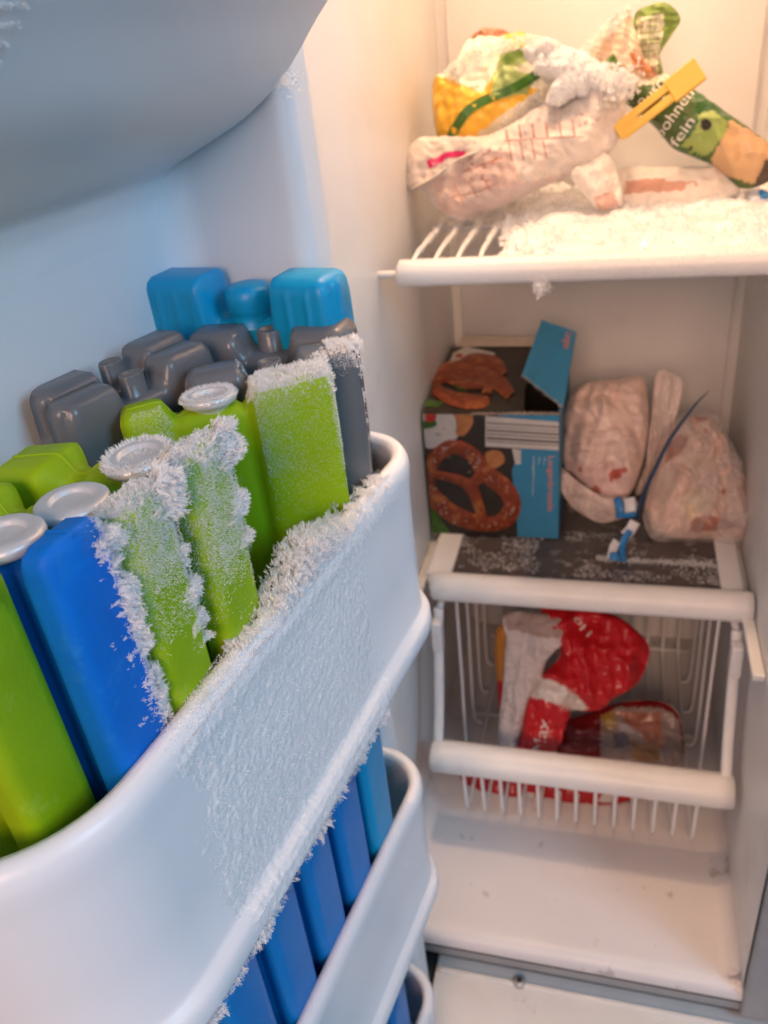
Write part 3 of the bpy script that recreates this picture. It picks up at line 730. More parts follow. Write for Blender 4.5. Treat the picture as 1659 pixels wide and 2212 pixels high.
def inflate(outline, P0, nrm, bf, bb, crumple=.004, freq=22, seed=0, center=None, rings=34, M=220, base=(.8, .8, .8), regions=(), smooth=True, stretch=(1, 1, 1), power=2.4, edge_noise=0):
    """a stuffed bag: outline (picture pixels cast onto the plane it lies in), filled to its own thickness front and back"""
    nrm = unit(np.asarray(nrm, float)); P0 = np.asarray(P0, float)
    if smooth: outline = catmull(np.array(outline, float), 6, True)
    ol = np.array([hit(p, P0, nrm) for p in outline]); seg = np.linalg.norm(np.roll(ol, -1, 0)-ol, axis=1); cs = np.concatenate([[0], np.cumsum(seg)])
    oc = np.vstack([ol, ol[:1]]); t = np.linspace(0, cs[-1], M, endpoint=False)
    R = np.stack([np.interp(t, cs, oc[:, k]) for k in range(3)], -1)
    if edge_noise: R = R+(fbm(R, 120, seed+5, 3)-.5)[:, None]*edge_noise*unit(R-R.mean(0))*2
    c = hit(center, P0, nrm) if center is not None else R.mean(0)
    rr = np.linspace(0, 1, rings)**.85
    grid = c+(R-c)[None]*rr[:, None, None]
    prof = (np.maximum(1-rr**power, 0)**.55)[:, None]*np.ones(M)[None]
    st = np.asarray(stretch, float)
    nz = (crease(grid*st, freq, seed)-.5)*1.25+(crease(grid*st, freq*2.3, seed+4)-.5)*.55+(ridge(grid*st, freq, seed, 2)-.62)*.5+(fbm(grid*st, freq*.5, seed+3, 2)-.5)*.7
    fr_ = grid+nrm*(bf*prof+crumple*nz*2*np.minimum(1, prof*1.6+.12))[..., None]
    bk_ = grid-nrm*(bb*prof)[..., None]
    n = rings*M; V = np.concatenate([fr_.reshape(-1, 3), bk_.reshape(-1, 3)])
    idx = np.arange(n).reshape(rings, M); ix2 = np.roll(idx, -1, 1)
    f = np.stack([idx[:-1], idx[1:], ix2[1:], ix2[:-1]], -1).reshape(-1, 4)
    lp = np.stack([idx[-1], idx[-1]+n, ix2[-1]+n, ix2[-1]], -1)
    me = mesh_np('bag', V, np.concatenate([f, f[:, ::-1]+n, lp]))
    px = topix(V); col = np.tile(np.array([*base, 1.]), (2*n, 1))
    jit = np.stack([fbm(V, 260, seed+1, 2)-.5, fbm(V, 260, seed+2, 2)-.5], -1)*9
    for poly, cc in regions: col[pip(poly, px+jit)] = (*cc, 1)
    ca = me.color_attributes.new('Col', 'FLOAT_COLOR', 'POINT'); ca.data.foreach_set('color', col.ravel().astype(np.float32))
    return me
M_bag = mat('printed_film', (.8, .8, .8), .24, .25, 160, .07, 60, attr='Col')
M_bag_matt = mat('dull_film', (.8, .8, .8), .6, .3, 160, .10, 60, attr='Col')
M_meat = mat('frozen_meat', (.8, .6, .5), .30, .35, 45, .16, 22, attr='Col', sss=.2, sssr=(.01, .004, .003))
def bvh_of(me):
    V, T = tris_of(me); return BVHTree.FromPolygons([tuple(v) for v in V], [tuple(int(i) for i in t) for t in T])
def on_bag(bvh, p, lift=.0005):
    d = ray(p); h = bvh.ray_cast(Vector(CAM), Vector(d))
    return None if h[0] is None else np.array(h[0])-unit(d)*lift
def print_strip(path, w, bvh, lift=.0005):
    """a printed line laid on the bag's own surface"""
    P = catmull(np.array(path, float), 6); T = np.gradient(P, axis=0); T /= np.linalg.norm(T, axis=1)[:, None]+1e-9
    N2 = np.stack([-T[:, 1], T[:, 0]], -1); V = []
    for p, q in zip(P, N2):
        a = on_bag(bvh, p-q*w/2, lift); b = on_bag(bvh, p+q*w/2, lift)
        if a is None or b is None: continue
        V += [a, b]
    return np.array(V).reshape(-1, 3), np.array([(2*i, 2*i+1, 2*i+3, 2*i+2) for i in range(max(0, len(V)//2-1))], int).reshape(-1, 4)
def print_obj(strips, bvh, mat_, parent, name='print', lift=.0005):
    parts = [print_strip(p, w, bvh, lift) for p, w in strips]; parts = [q for q in parts if len(q[1])]
    V, Fc = join_np(parts); return link(name, mesh_np(name, V, Fc), mat_, parent)
def text_mesh(txt, size=1.):
    cu = bpy.data.curves.new('t', 'FONT'); cu.body = txt; cu.size = size; cu.resolution_u = 3; cu.align_x = 'LEFT'
    o = bpy.data.objects.new('t', cu); COL.objects.link(o); dg = bpy.context.evaluated_depsgraph_get(); dg.update()
    me = bpy.data.meshes.new_from_object(o.evaluated_get(dg)); bpy.data.objects.remove(o)
    return me
def text_on(txt, p0, p1, h, bvh, mat_, parent, name='lettering', lift=.0006, squeeze=None):
    """writing from pixel p0 along p1, letter height h pixels, laid on the surface"""
    me = text_mesh(txt); n = len(me.vertices); v = np.zeros(n*3, np.float32); me.vertices.foreach_get('co', v); v = v.reshape(-1, 3)
    p0 = np.array(p0, float); p1 = np.array(p1, float); e = p1-p0; Lg = np.linalg.norm(e); e /= Lg; up_ = np.array([e[1], -e[0]])
    kx = Lg/v[:, 0].max(); out = v.copy()
    for i in range(n):
        q = on_bag(bvh, p0+e*v[i, 0]*kx+up_*v[i, 1]*h/.7, lift)
        out[i] = q if q is not None else hit(p0, (0, .4, 0), (0, 1, 0))
    me.vertices.foreach_set('co', out.ravel()); me.update()
    return link(name, me, mat_, parent)
def bag_frost(me, parent, n, weight, L=(.002, .005), fl=True, w=.18):
    P, nr = sample(me, n, weight); tc = CAM-P; nr = np.where((nr*tc).sum(1)[:, None] < 0, -nr, nr)
    d = nr+rand_unit(n)*.7+np.array([0, 0, .4])
    return frost_obj([feathers(P-nr*.0004, d, rng.uniform(*L, n), 2, w=w) if fl else needles(P-nr*.0002, d, rng.uniform(*L, n), .0006)], parent)
def pixw(poly, c): return pip(poly, topix(c))
M_ink_red = mat('red_ink', (.58, .27, .21), .5, var=.3, vscale=200)
M_ink_white = mat('white_ink', (.80, .78, .72), .5)
M_ink_magenta = mat('magenta_ink', (.80, .02, .16), .4)
M_ink_green = mat('green_ink', (.05, .16, .02), .4)
M_ink_dark = mat('dark_ink', (.03, .025, .02), .5)
M_ink_orange = mat('orange_ink', (.80, .25, .12), .5)

# --- top shelf: yellow and green bag
z4 = zp(900, 0, 1920, 740)
yb = thing('frozen_food_bag', 'yellow bag with dark green stripe and frost lying on the wire shelf', 'bag')
yol = [(938, 188), (965, 165), (1005, 118), (1060, 88), (1130, 82), (1200, 108), (1262, 150), (1255, 205), (1180, 250), (1100, 300), (1010, 325), (962, 312), (940, 280)]
yellow = (.86, .50, .05); cream = (.86, .82, .66); lgreen = (.36, .47, .17); dgreen = (.05, .15, .03)
yreg = [([(900, 60), (1090, 60), (1085, 130), (1040, 200), (940, 160)], cream), ([(1075, 130), (1150, 95), (1280, 130), (1280, 200), (1150, 190), (1070, 210)], cream),
        ([(1072, 140), (1085, 112), (1120, 98), (1172, 92), (1150, 130), (1105, 150), (1160, 165), (1140, 200), (1060, 215)], lgreen), ([(1080, 128), (1100, 105), (1160, 92), (1130, 120), (1090, 145)], (.16, .28, .04)),
        ([(1030, 290), (1100, 235), (1190, 180), (1230, 210), (1120, 310), (1040, 330)], (.80, .72, .52))]
me = inflate(yol, (.1, .405, .78), (-.15, -.82, .55), .034, .02, .009, 24, 3, base=yellow, regions=yreg)
b_ = link('bag_body', me, M_bag, yb); bv = bvh_of(me)
print_obj([([(968, 306), (988, 270), (1012, 238), (1050, 215), (1110, 190), (1172, 152)], 20)], bv, M_ink_green, yb, 'stripe', .0012)
bag_frost(me, yb, 8000, lambda c, k: pixw([(1130, 80), (1280, 100), (1270, 215), (1120, 300), (1040, 330), (1100, 240), (1180, 190), (1170, 130)], c)*1.+pixw([(1010, 110), (1130, 78), (1200, 100), (1060, 120)], c)*.8+pixw([(960, 160), (1010, 110), (1070, 130), (1020, 170)], c)*.7, (.002, .006))
# reddish bag corner behind
rb = thing('bag_corner', 'crumpled reddish brown bag corner sticking up behind the yellow bag', 'bag')
me = inflate([(1012, 95), (1035, 68), (1075, 62), (1110, 78), (1120, 110), (1070, 125), (1020, 118)], (.08, .44, .84), (0, -1, .3), .014, .01, .006, 60, 8, base=(.55, .25, .16), regions=[([(1005, 85), (1030, 80), (1050, 110), (1010, 125)], (.16, .14, .05)), ([(1030, 85), (1060, 100), (1100, 95), (1110, 120), (1020, 130)], cream)])
link('bag_body', me, M_bag_matt, rb)
# --- white bag with red printing
wb = thing('frozen_food_bag', 'white plastic bag with faded red print, stiff and frosted, on the wire shelf', 'bag')
wol = [(884, 318), (935, 296), (985, 306), (1080, 285), (1180, 228), (1290, 185), (1340, 180), (1352, 215), (1338, 300), (1290, 352), (1220, 382), (1130, 425), (1045, 462), (985, 478), (948, 452), (915, 415), (880, 405)]
wreg = [([(930, 395), (1010, 345), (1095, 320), (1130, 400), (1010, 470), (950, 455)], (.68, .50, .44)), ([(1010, 420), (1240, 370), (1130, 440), (1000, 480)], (.66, .52, .48))]
me = inflate(wol, (.12, .352, .73), (-.05, -.90, .42), .026, .02, .009, 26, 12, center=(1120, 345), base=(.76, .66, .59), regions=wreg)
link('bag_body', me, M_bag_matt, wb); bv = bvh_of(me)
st = [([(1090, 304), (1160, 300), (1225, 296), (1262, 296)], 2.2)]
for i in range(6): st.append(([(1092+i*29, 262+8-i*2), (1096+i*29, 300-i)], 5.5-.5*i)); 
for i in range(4): st.append(([(1098+i*25, 304), (1106+i*25, 348-i*2)], 3.2))
st += [([(1000, 372), (1050, 352), (1085, 340)], 4), ([(975, 425), (1030, 415), (1075, 395)], 2)]
for i in range(26):
    a, b = 985+rng.random()*95, 348+rng.random()*70; st.append(([(a, b-(a-985)*.35), (a+rng.uniform(3, 9), b-(a-985)*.35-2)], rng.uniform(2, 5)))
for i in range(16):
    a, b = 1235+rng.random()*60, 245+rng.random()*35; st.append(([(a, b), (a+rng.uniform(2, 6), b-1)], rng.uniform(1.5, 3)))
for i in range(3): st.append(([(980+i*30, 395-i*8), (1000+i*30, 440-i*14)], 2.5))
print_obj(st, bv, M_ink_red, wb)
print_obj([([(925, 356), (950, 345), (965, 335), (1005, 332)], 13), ([(925, 356), (938, 350)], 18)], bv, M_ink_magenta, wb, 'magenta_mark', .0009)
# its stiff rim edge and hanging corner
M_whitefilm = mat('white_film', (.78, .70, .62), .5, .2, 200)
rimp = [np.array(on_bag(bv, p, .002) if on_bag(bv, p, .002) is not None else hy(p, .34)) for p in [(888, 408), (935, 385), (990, 345), (1060, 318)]]
link('sealed_edge', tube(catmull(rimp, 6), .0028, 8, flat=.5), M_whitefilm, wb)
me = inflate([(1232, 378), (1262, 345), (1308, 330), (1335, 378), (1345, 440), (1318, 452), (1292, 452), (1262, 420)], (.19, .335, .71), (.1, -.9, .3), .010, .012, .004, 40, 31, base=(.78, .70, .63), regions=[([(1285, 425), (1325, 410), (1340, 455), (1290, 455)], (.62, .40, .34))])
link('bag_corner', me, M_bag_matt, wb)
bag_frost(me, wb, 500, lambda c, k: np.ones(len(c)), (.001, .002))
M0 = wb.children[0].data
bag_frost(M0, wb, 15000, lambda c, k: .30+1.6*pixw([(1180, 215), (1290, 175), (1350, 175), (1360, 240), (1250, 245), (1100, 300)], c)+.5*(fbm(c, 60, 2, 3) > .55), (.0010, .0028), False)
# heap of frost between the two bags
for k, (ol, P0, bf) in enumerate((([(1150, 150), (1190, 108), (1240, 112), (1290, 130), (1330, 160), (1352, 185), (1330, 205), (1270, 200), (1215, 225), (1180, 215), (1195, 175)], (.17, .352, .79), .018), ([(1130, 110), (1165, 92), (1215, 100), (1245, 120), (1200, 140), (1150, 135)], (.15, .372, .82), .012))):
    me = inflate(ol, P0, (0, -.85, .5), bf, .012, .006, 70, 140+k, base=(.9, .9, .9), edge_noise=.006)
    link('frost_heap', me, M_snow, wb, kind='stuff')
    bag_frost(me, wb, 3800, lambda c, k: np.ones(len(c)), (.0012, .0032), True, .22)
n = 420
P = np.array([hy((1335, 182), .338)]*n)+rng.normal(0, 1, (n, 3))*np.array([.008, .005, .007])
frost_obj([feathers(P, rand_unit(n)+np.array([.3, -.2, .4]), rng.uniform(.003, .007, n), 3, w=.22)], wb)
# --- flat white packet with red print
fp = thing('flat_packet', 'flat white packet with a faded red label lying behind the snow', 'packet')
me = inflate([(1330, 372), (1400, 362), (1500, 365), (1572, 362), (1600, 400), (1560, 432), (1450, 445), (1350, 450), (1320, 420)], (.25, .375, .700), (0, -.75, .66), .010, .012, .003, 30, 41, base=(.82, .74, .66), regions=[([(1355, 392), (1400, 386), (1500, 386), (1512, 400), (1470, 412), (1350, 418)], (.66, .36, .27)), ([(1440, 382), (1530, 380), (1530, 392), (1440, 393)], (.82, .74, .66)), ([(1480, 398), (1500, 396), (1500, 415), (1480, 415)], (.82, .74, .66))])
link('packet_body', me, M_bag_matt, fp)
# --- green bean bag closed with a clip
gb = thing('frozen_food_bag', 'long green bag with pale lettering and brown paper end, closed by a clip', 'bag')
gol = [(1322, 178), (1370, 160), (1430, 163), (1490, 195), (1555, 240), (1618, 285), (1672, 330), (1685, 372), (1640, 402), (1598, 404), (1555, 362), (1505, 340), (1455, 318), (1415, 272), (1370, 232), (1335, 205)]
gg = (.07, .12, .03)
greg = [([(1500, 190), (1570, 235), (1580, 262), (1550, 300), (1530, 345), (1560, 365), (1460, 320), (1500, 262)], (.045, .13, .035)),
        ([(1512, 245), (1540, 238), (1572, 262), (1568, 285), (1535, 330), (1520, 340), (1470, 315), (1500, 285)], (.30, .40, .10)),
        ([(1580, 258), (1700, 330), (1690, 420), (1545, 370), (1535, 345), (1560, 300)], (.60, .38, .20)), ([(1652, 345), (1700, 340), (1700, 420), (1625, 410)], (.10, .07, .05)),
        ([(1330, 150), (1450, 150), (1440, 175), (1350, 190)], (.62, .58, .42))]
me = inflate(gol, (.30, .385, .74), (.1, -.88, .46), .024, .022, .004, 26, 52, center=(1500, 270), base=gg, regions=greg)
link('bag_body', me, M_bag, gb); bv = bvh_of(me)
text_on('Busch', (1395, 238), (1448, 168), 26, bv, M_ink_white, gb)
text_on('bohnen', (1428, 302), (1500, 202), 24, bv, M_ink_white, gb)
text_on('fein', (1462, 320), (1502, 262), 22, bv, M_ink_white, gb)
print_obj([([(1516, 268), (1524, 276), (1532, 270), (1524, 262), (1516, 268)], 11), ([(1490, 325), (1494, 316)], 7)], bv, M_ink_dark, gb, 'picture')
me = inflate([(1372, 30), (1400, 12), (1440, 6), (1470, 40), (1448, 80), (1425, 120), (1432, 160), (1395, 165), (1378, 120), (1368, 80)], (.25, .40, .82), (-.2, -.95, .2), .010, .006, .006, 45, 61, base=(.20, .30, .06),
             regions=[([(1376, 36), (1436, 30), (1424, 120), (1420, 160), (1392, 160), (1378, 120)], (.66, .64, .46))])
nk = link('bag_neck', me, M_bag, gb); bv2 = bvh_of(me)
tb = []
for yy in (44, 58, 72, 96, 112): tb.append(([(1382, yy), (1428, yy-4)], 4))
tb += [([(1406, 38), (1400, 130)], 2.5), ([(1384, 88), (1424, 84)], 8)]
M_tab = mat('table_ink', (.30, .33, .14), .5)
print_obj(tb, bv2, M_tab, nk, 'table_print')
me = inflate([(1262, 130), (1268, 95), (1300, 60), (1345, 20), (1362, 30), (1372, 70), (1392, 130), (1420, 165), (1390, 172), (1350, 175), (1300, 155)], (.21, .395, .82), (.2, -.95, .2), .010, .008, .007, 40, 66, base=(.78, .60, .44),
             regions=[([(1290, 150), (1325, 112), (1345, 150), (1380, 175), (1300, 180)], (.10, .22, .04)), ([(1265, 125), (1310, 140), (1300, 165), (1262, 150)], (.50, .22, .14)), ([(1358, 108), (1380, 120), (1430, 168), (1395, 170), (1370, 150)], (.62, .26, .12))])
link('bag_flap', me, M_bag_matt, gb)
bag_frost(me, gb, 900, lambda c, k: pixw([(1255, 110), (1330, 10), (1370, 15), (1340, 60), (1290, 100), (1270, 130)], c)+.02, (.002, .005))
# yellow clip
M_clip = mat('yellow_clip', (.82, .50, .08), .45, .1, 200, .08, 40)
yc = thing('bag_clip', 'long yellow plastic clip pinching the green bag', 'clip')
e0, e1 = hy((1343, 282), .352), hy((1500, 158), .352)
ex = unit(e1-e0); Lc = np.linalg.norm(e1-e0); ey = unit(np.cross(np.array([0, -1, .25]), ex)); ez = np.cross(ex, ey)
def obox(l0, l1, w0, w1, h0, h1, bev=.0012):
    me = bm_mesh(box_bm(l0, l1, w0, w1, h0, h1, bev, 2), smooth=False)
    me.transform(Matrix(((ex[0], ey[0], ez[0], e0[0]), (ex[1], ey[1], ez[1], e0[1]), (ex[2], ey[2], ez[2], e0[2]), (0, 0, 0, 1)))); return me
link('jaw', obox(0, Lc, -.0085, -.0012, -.005, .005), M_clip, yc)
link('jaw', obox(0, Lc, .0012, .0085, -.005, .005), M_clip, yc)
link('hinge', obox(-.004, .018, -.0078, .0078, -.0044, .0044), M_clip, yc)
link('latch', obox(Lc-.024, Lc+.006, -.0105, .0105, -.006, .0062), M_clip, yc)
bb_ = thing('frozen_food_bag', 'blue scrap of bag half buried in frost below the brown paper end', 'bag')
me = inflate([(1618, 420), (1640, 408), (1668, 425), (1675, 455), (1640, 462), (1615, 450)], (.335, .375, .70), (0, -.8, .6), .008, .008, .004, 60, 71, base=(.62, .66, .72), regions=[([(1640, 405), (1680, 425), (1655, 440), (1640, 425)], (.02, .22, .55)), ([(1625, 445), (1650, 440), (1650, 465), (1620, 460)], (.04, .18, .55))])
link('bag_body', me, M_bag, bb_)

# ------------------------------------------------------------------ pretzel box
px_ = thing('pretzel_box', 'torn open carton printed with a salted pretzel on black and blue', 'box')
BX0, BX1, BY0, BY1, BZ0, BZ1 = .0035, .1560, .316, .500, ZS+.0035, .4835
M_card = mat('carton_dark', (.035, .028, .022), .5, .1, 120, .3, 60)
M_cblue = mat('carton_blue', (.04, .24, .42), .5, .06, 120, .08, 60)
M_cgrey = mat('carton_inner', (.52, .44, .36), .8, .2, 300, .12, 80)
M_napkin = mat('print_napkin', (.58, .55, .52), .55, var=.12, vscale=90, dark=(.36, .34, .33), dscale=90, dlo=.6, dhi=.66)
M_pretz = mat('print_pretzel', (.27, .050, .016), .45, .3, 260, .35, 110, dark=(.44, .15, .04), dscale=55, dlo=.52, dhi=.66)
M_salt = mat('print_salt', (.72, .55, .48), .5); M_tom = mat('print_tomato', (.50, .03, .02), .4, var=.2); M_leaf = mat('print_leaf', (.06, .16, .02), .5, var=.4, vscale=120)
M_bun = mat('print_bread', (.50, .20, .07), .5, var=.3, vscale=120)
link('front_panel', box(BX0, BX1, BY0, BY0+.0012, BZ0, BZ1), M_card, px_)
link('side_panel', box(BX0, BX0+.0012, BY0+.0015, BY1, BZ0, BZ1), M_card, px_)
link('side_panel', box(BX1-.0012, BX1, BY0+.0015, BY1, BZ0, BZ1+.002), M_cblue, px_)
link('back_panel', box(BX0, BX1, BY1, BY1+.0012, BZ0, BZ1), M_card, px_)
link('bottom_panel', box(BX0, BX1, BY0+.0015, BY1, BZ0, BZ0+.001), M_card, px_)
FB = lambda p: hy(p, BY0-.0004)
z5 = zp(1000, 700, 1920, 1560); z6 = zp(1040, 1040, 1440, 1380)
def flat_poly(pix, lift, mt, name, cast=None, sm=False):
    if sm: pix = catmull(np.array(pix, float), 5, True)
    V = [(cast or FB)(p) for p in pix]
    V = [(np.clip(v[0], BX0+.0003, BX1-.0003), v[1], np.clip(v[2], BZ0+.0003, BZ1-.0003)) if cast is None else v for v in V]
    bm = bmesh.new(); f = bm.faces.new([bm.verts.new((v[0], v[1]-lift, v[2])) for v in V]); bmesh.ops.triangulate(bm, faces=[f])
    return link(name, bm_mesh(bm), mt, px_)
flat_poly([z5(440, 565), z5(760, 575), z5(760, 640), z5(440, 615)], 0, M_cblue, 'blue_print')
flat_poly([z5(505, 860), z5(540, 760), z5(760, 770), z5(745, 1190), z5(530, 1170), z5(525, 1050)], 0, M_cblue, 'blue_print')
flat_poly([z5(100, 575), z5(330, 570), z5(270, 650), z5(250, 720), z5(130, 760), z5(100, 700)], 0, M_napkin, 'napkin_print', sm=True)
flat_poly([z5(505, 760), z5(545, 765), z5(545, 830), z5(520, 830)], .0002, M_napkin, 'napkin_print')
flat_poly([z5(112, 610), z5(125, 575), z5(160, 585), z5(160, 630), z5(125, 640)], .0004, M_tom, 'tomato_print', sm=True)
flat_poly([z5(100, 640), z5(150, 625), z5(165, 655), z5(110, 670)], .0003, M_leaf, 'leaf_print', sm=True)
flat_poly([z5(240, 600), z5(310, 595), z5(330, 640), z5(290, 700), z5(250, 690), z5(260, 640)], .0003, M_bun, 'bread_print', sm=True)
flat_poly([z5(125, 1000), z5(200, 1100), z5(230, 1160), z5(130, 1150)], .0001, M_leaf, 'leaf_print')
flat_poly([z5(385, 780), z5(450, 770), z5(470, 820), z5(410, 850)], .0002, M_bun, 'bread_print', sm=True)
flat_poly([z5(385, 612), z5(760, 640), z5(760, 768), z5(385, 750)], .0004, M_napkin, 'label_print')
M_line = mat('print_line', (.10, .085, .08), .5)
for k, (yy, hh) in enumerate(((640, 6), (658, 3), (672, 8), (690, 5), (706, 10), (724, 4))):
    flat_poly([z5(390, yy), z5(752, yy+20), z5(752, yy+20+hh), z5(390, yy+hh)], .0006, M_line, 'barcode_line')
# printed pretzel: ribbons of even width on the card
def ribbon(path, w, lift, mt, name, closed=False, cast=None, n=7):
    P = catmull(np.array(path, float), n, closed); ww = np.interp(np.linspace(0, 1, len(P)), np.linspace(0, 1, len(w)), w)
    T = (np.roll(P, -1, 0)-np.roll(P, 1, 0)) if closed else np.gradient(P, axis=0); T /= np.linalg.norm(T, axis=1)[:, None]+1e-9; N2 = np.stack([-T[:, 1], T[:, 0]], -1)
    V = []
    for k in (-1, -.55, 0, .55, 1):
        for p, q, a in zip(P, N2, ww):
            v = (cast or FB)(p+q*a/2*k); up_ = lift+.0016*(1-k*k)
            if cast is None: V.append((np.clip(v[0], BX0+.0002, BX1-.0002), v[1]-up_, max(v[2], BZ0+.0002)))
            else: V.append((v[0], v[1], v[2]+up_))
    m_ = len(P); Fc = []
    for r in range(4):
        for i in range(m_ if closed else m_-1): j = (i+1) % m_; Fc.append((r*m_+i, r*m_+j, (r+1)*m_+j, (r+1)*m_+i))
    return link(name, mesh_np(name, V, Fc), mt, px_)
S1 = [(150, 600), (190, 450), (330, 330), (480, 335), (620, 430), (680, 560), (820, 660), (950, 780), (1000, 930), (930, 1060), (780, 1115), (600, 1095), (380, 1010), (220, 870), (140, 740)]
PR = [(S1, [100, 140, 150, 150, 150, 160, 190, 180, 180, 190, 150, 170, 190, 180, 150, 100], True), ([(165, 590), (330, 625), (480, 670), (590, 760), (650, 920), (705, 1100)], [90, 90, 110, 130, 110, 90], False), ([(700, 600), (630, 655), (560, 720)], [130, 120, 100], False)]
kk = 400/1659*PW/1920
for i, (pt, w, cl) in enumerate(PR): ribbon([z6(*p) for p in pt], np.array(w)*kk, .0008+.0006*i, M_pretz, 'pretzel_print', cl)
parts = []
S1c = catmull(np.array(S1, float), 8, True)
for i in range(110):
    p = S1c[rng.integers(len(S1c))]+rng.normal(0, 38, 2); c = FB(z6(*p))-np.array([0, .0028, 0]); r = rng.uniform(.0006, .0015)
    a = rng.uniform(0, 6.28, 5); a.sort(); V = np.array([c]+[c+r*np.array([math.cos(t), 0, math.sin(t)]) for t in a]); parts.append((V, np.array([(0, k, k % 5+1) for k in range(1, 6)])))
V, Fc = join_np(parts); link('salt_print', mesh_np('salt', V, Fc, False), M_salt, px_, kind='stuff')
fbv = bvh_of(box(BX0, BX1, BY0-.001, BY0+.0012, BZ0, BZ1))
text_on('Laugenbrezeln', z6(1375, 410), z6(1365, 985), 13, fbv, M_ink_orange, px_, lift=.0008)
for xx, y0_, y1_ in ((1215, 420, 820), (1275, 420, 500), (1330, 420, 510)):
    text_on('tiefgefroren' if xx == 1215 else '10 x', z6(xx, y0_), z6(xx-10, y1_), 3.5, fbv, M_ink_white, px_, lift=.0008)
# the top: printed lid sagging backwards, torn open on the right, with the loose blue flap
TOPC = lambda p: hz(p, BZ1+.0006)
LID = [(BX0, BY0, BZ1), (.118, BY0+.002, BZ1), (.112, BY0+.06, BZ1+.004), (.118, BY1, BZ1+.012), (BX0, BY1, BZ1+.012)]
bm = bmesh.new(); f = bm.faces.new([bm.verts.new(v) for v in LID]); link('lid', bm_mesh(bm), M_card, px_)
TC = lambda p: hit(p, (0, BY0, BZ1+.0012), unit(np.array([0, -.065, 1.])))
ribbon([z5(*p) for p in [(140, 470), (220, 410), (330, 400), (430, 450), (500, 520)]], [22, 40, 44, 40, 24], 0, M_pretz, 'pretzel_print', cast=TC)
ribbon([z5(*p) for p in [(150, 490), (240, 535), (340, 550), (400, 540)]], [24, 32, 34, 20], .0004, M_pretz, 'pretzel_print', cast=TC)
ribbon([z5(*p) for p in [(200, 440), (300, 470), (390, 470), (390, 520)]], [20, 22, 24, 20], .0008, M_pretz, 'pretzel_print', cast=TC)
ribbon([z5(*p) for p in [(255, 395), (330, 360), (430, 375), (470, 430)]], [16, 24, 26, 18], .0012, M_pretz, 'pretzel_print', cast=TC)
for pix, mt_, nm in (([z5(240, 330), z5(300, 300), z5(430, 330), z5(400, 380), z5(300, 380), z5(220, 380)], M_napkin, 'napkin_print'), ([z5(115, 540), z5(200, 550), z5(170, 575), z5(110, 570)], M_leaf, 'leaf_print'), ([z5(250, 460), z5(290, 480), z5(300, 505), z5(250, 490)], M_leaf, 'leaf_print'), ([z5(255, 335), z5(285, 335), z5(280, 355), z5(250, 350)], M_tom, 'tomato_print')):
    V = [TC(p)+np.array([0, 0, .0003 if mt_ is not M_tom else .0008]) for p in pix]; bm = bmesh.new(); bm.faces.new([bm.verts.new(v) for v in V]); link(nm, bm_mesh(bm), mt_, px_)
def card(pts3, mt_, name, th=.0010, inner=None):
    P = np.array(pts3); nr = unit(np.cross(P[1]-P[0], P[2]-P[0])); n = len(P)
    bm = bmesh.new(); a = [bm.verts.new(v) for v in P+nr*th/2]; b = [bm.verts.new(v) for v in P-nr*th/2]
    bm.faces.new(a); bm.faces.new(b[::-1])
    for i in range(n): bm.faces.new((a[i], b[i], b[(i+1) % n], a[(i+1) % n]))
    return link(name, bm_mesh(bm), mt_, px_)
flp = [(BX1-.004, BY0+.006, BZ1+.002), (BX1+.003, BY0+.11, BZ1+.062)]
q0 = hy(z5(735, 575), BY0+.004); q1 = hy(z5(550, 430), BY0+.055); q2 = hy(z5(640, 180), BY0+.10); q3 = hy(z5(795, 235), BY0+.08)
fl_ = card([q0, q1, q2, q3], M_cblue, 'torn_flap')
fme = fl_.data; fb2 = bvh_of(fme)
text_on('Laugen', z5(750, 232), z5(735, 305), 18, fb2, M_ink_orange, px_)
# frayed edges of the torn carton, and the back flap
back_f = card([(BX0+.01, BY1-.004, BZ1+.014), (.115, BY1-.002, BZ1+.012), (.112, BY1+.004, BZ1+.022), (BX0+.016, BY1+.002, BZ1+.026)], M_cgrey, 'back_flap')
P = np.concatenate([np.linspace((.06, BY0, BZ1), (BX1, BY0+.001, BZ1+.001), 500), np.linspace(q0, q1, 160)])+rng.normal(0, .0006, (660, 3))
link('frayed_edge', mesh_np('fray', *needles(P, rand_unit(660)+np.array([0, -.2, .6]), rng.uniform(.001, .0035, 660), .0007), False), M_cgrey, px_, kind='stuff')

# ------------------------------------------------------------------ frozen meat in bags
z8 = zp(1380, 900, 1920, 1420)
mb = thing('meat_bag', 'upright block of frozen meat in clear plastic beside the pretzel box', 'meat')
mp = (.84, .62, .52); red = (.52, .11, .07)
def Z8(l): return [z8(*p) for p in l]
me = inflate(Z8([(120, 330), (260, 180), (480, 150), (690, 130), (730, 300), (740, 520), (700, 760), (640, 960), (560, 1060), (420, 1050), (290, 980), (150, 870), (95, 790), (100, 560)]), (.19, .385, .41), (.0, -.86, .5), .034, .03, .009, 24, 81, base=mp,
             regions=[(Z8([(430, 880), (480, 840), (590, 830), (540, 890), (450, 940)]), red), (Z8([(300, 990), (340, 960), (380, 990), (360, 1030), (320, 1030)]), red), (Z8([(200, 820), (240, 815), (235, 850), (205, 850)]), red), (Z8([(360, 780), (400, 790), (390, 820), (370, 815)]), red), (Z8([(90, 780), (560, 800), (640, 960), (420, 1060), (150, 880)]), (.78, .54, .48)), (Z8([(430, 880), (480, 840), (590, 830), (540, 890), (450, 940)]), red), (Z8([(300, 990), (340, 960), (380, 990), (360, 1030), (320, 1030)]), red), (Z8([(200, 820), (240, 815), (235, 850), (205, 850)]), red)])
link('meat', me, M_meat, mb)
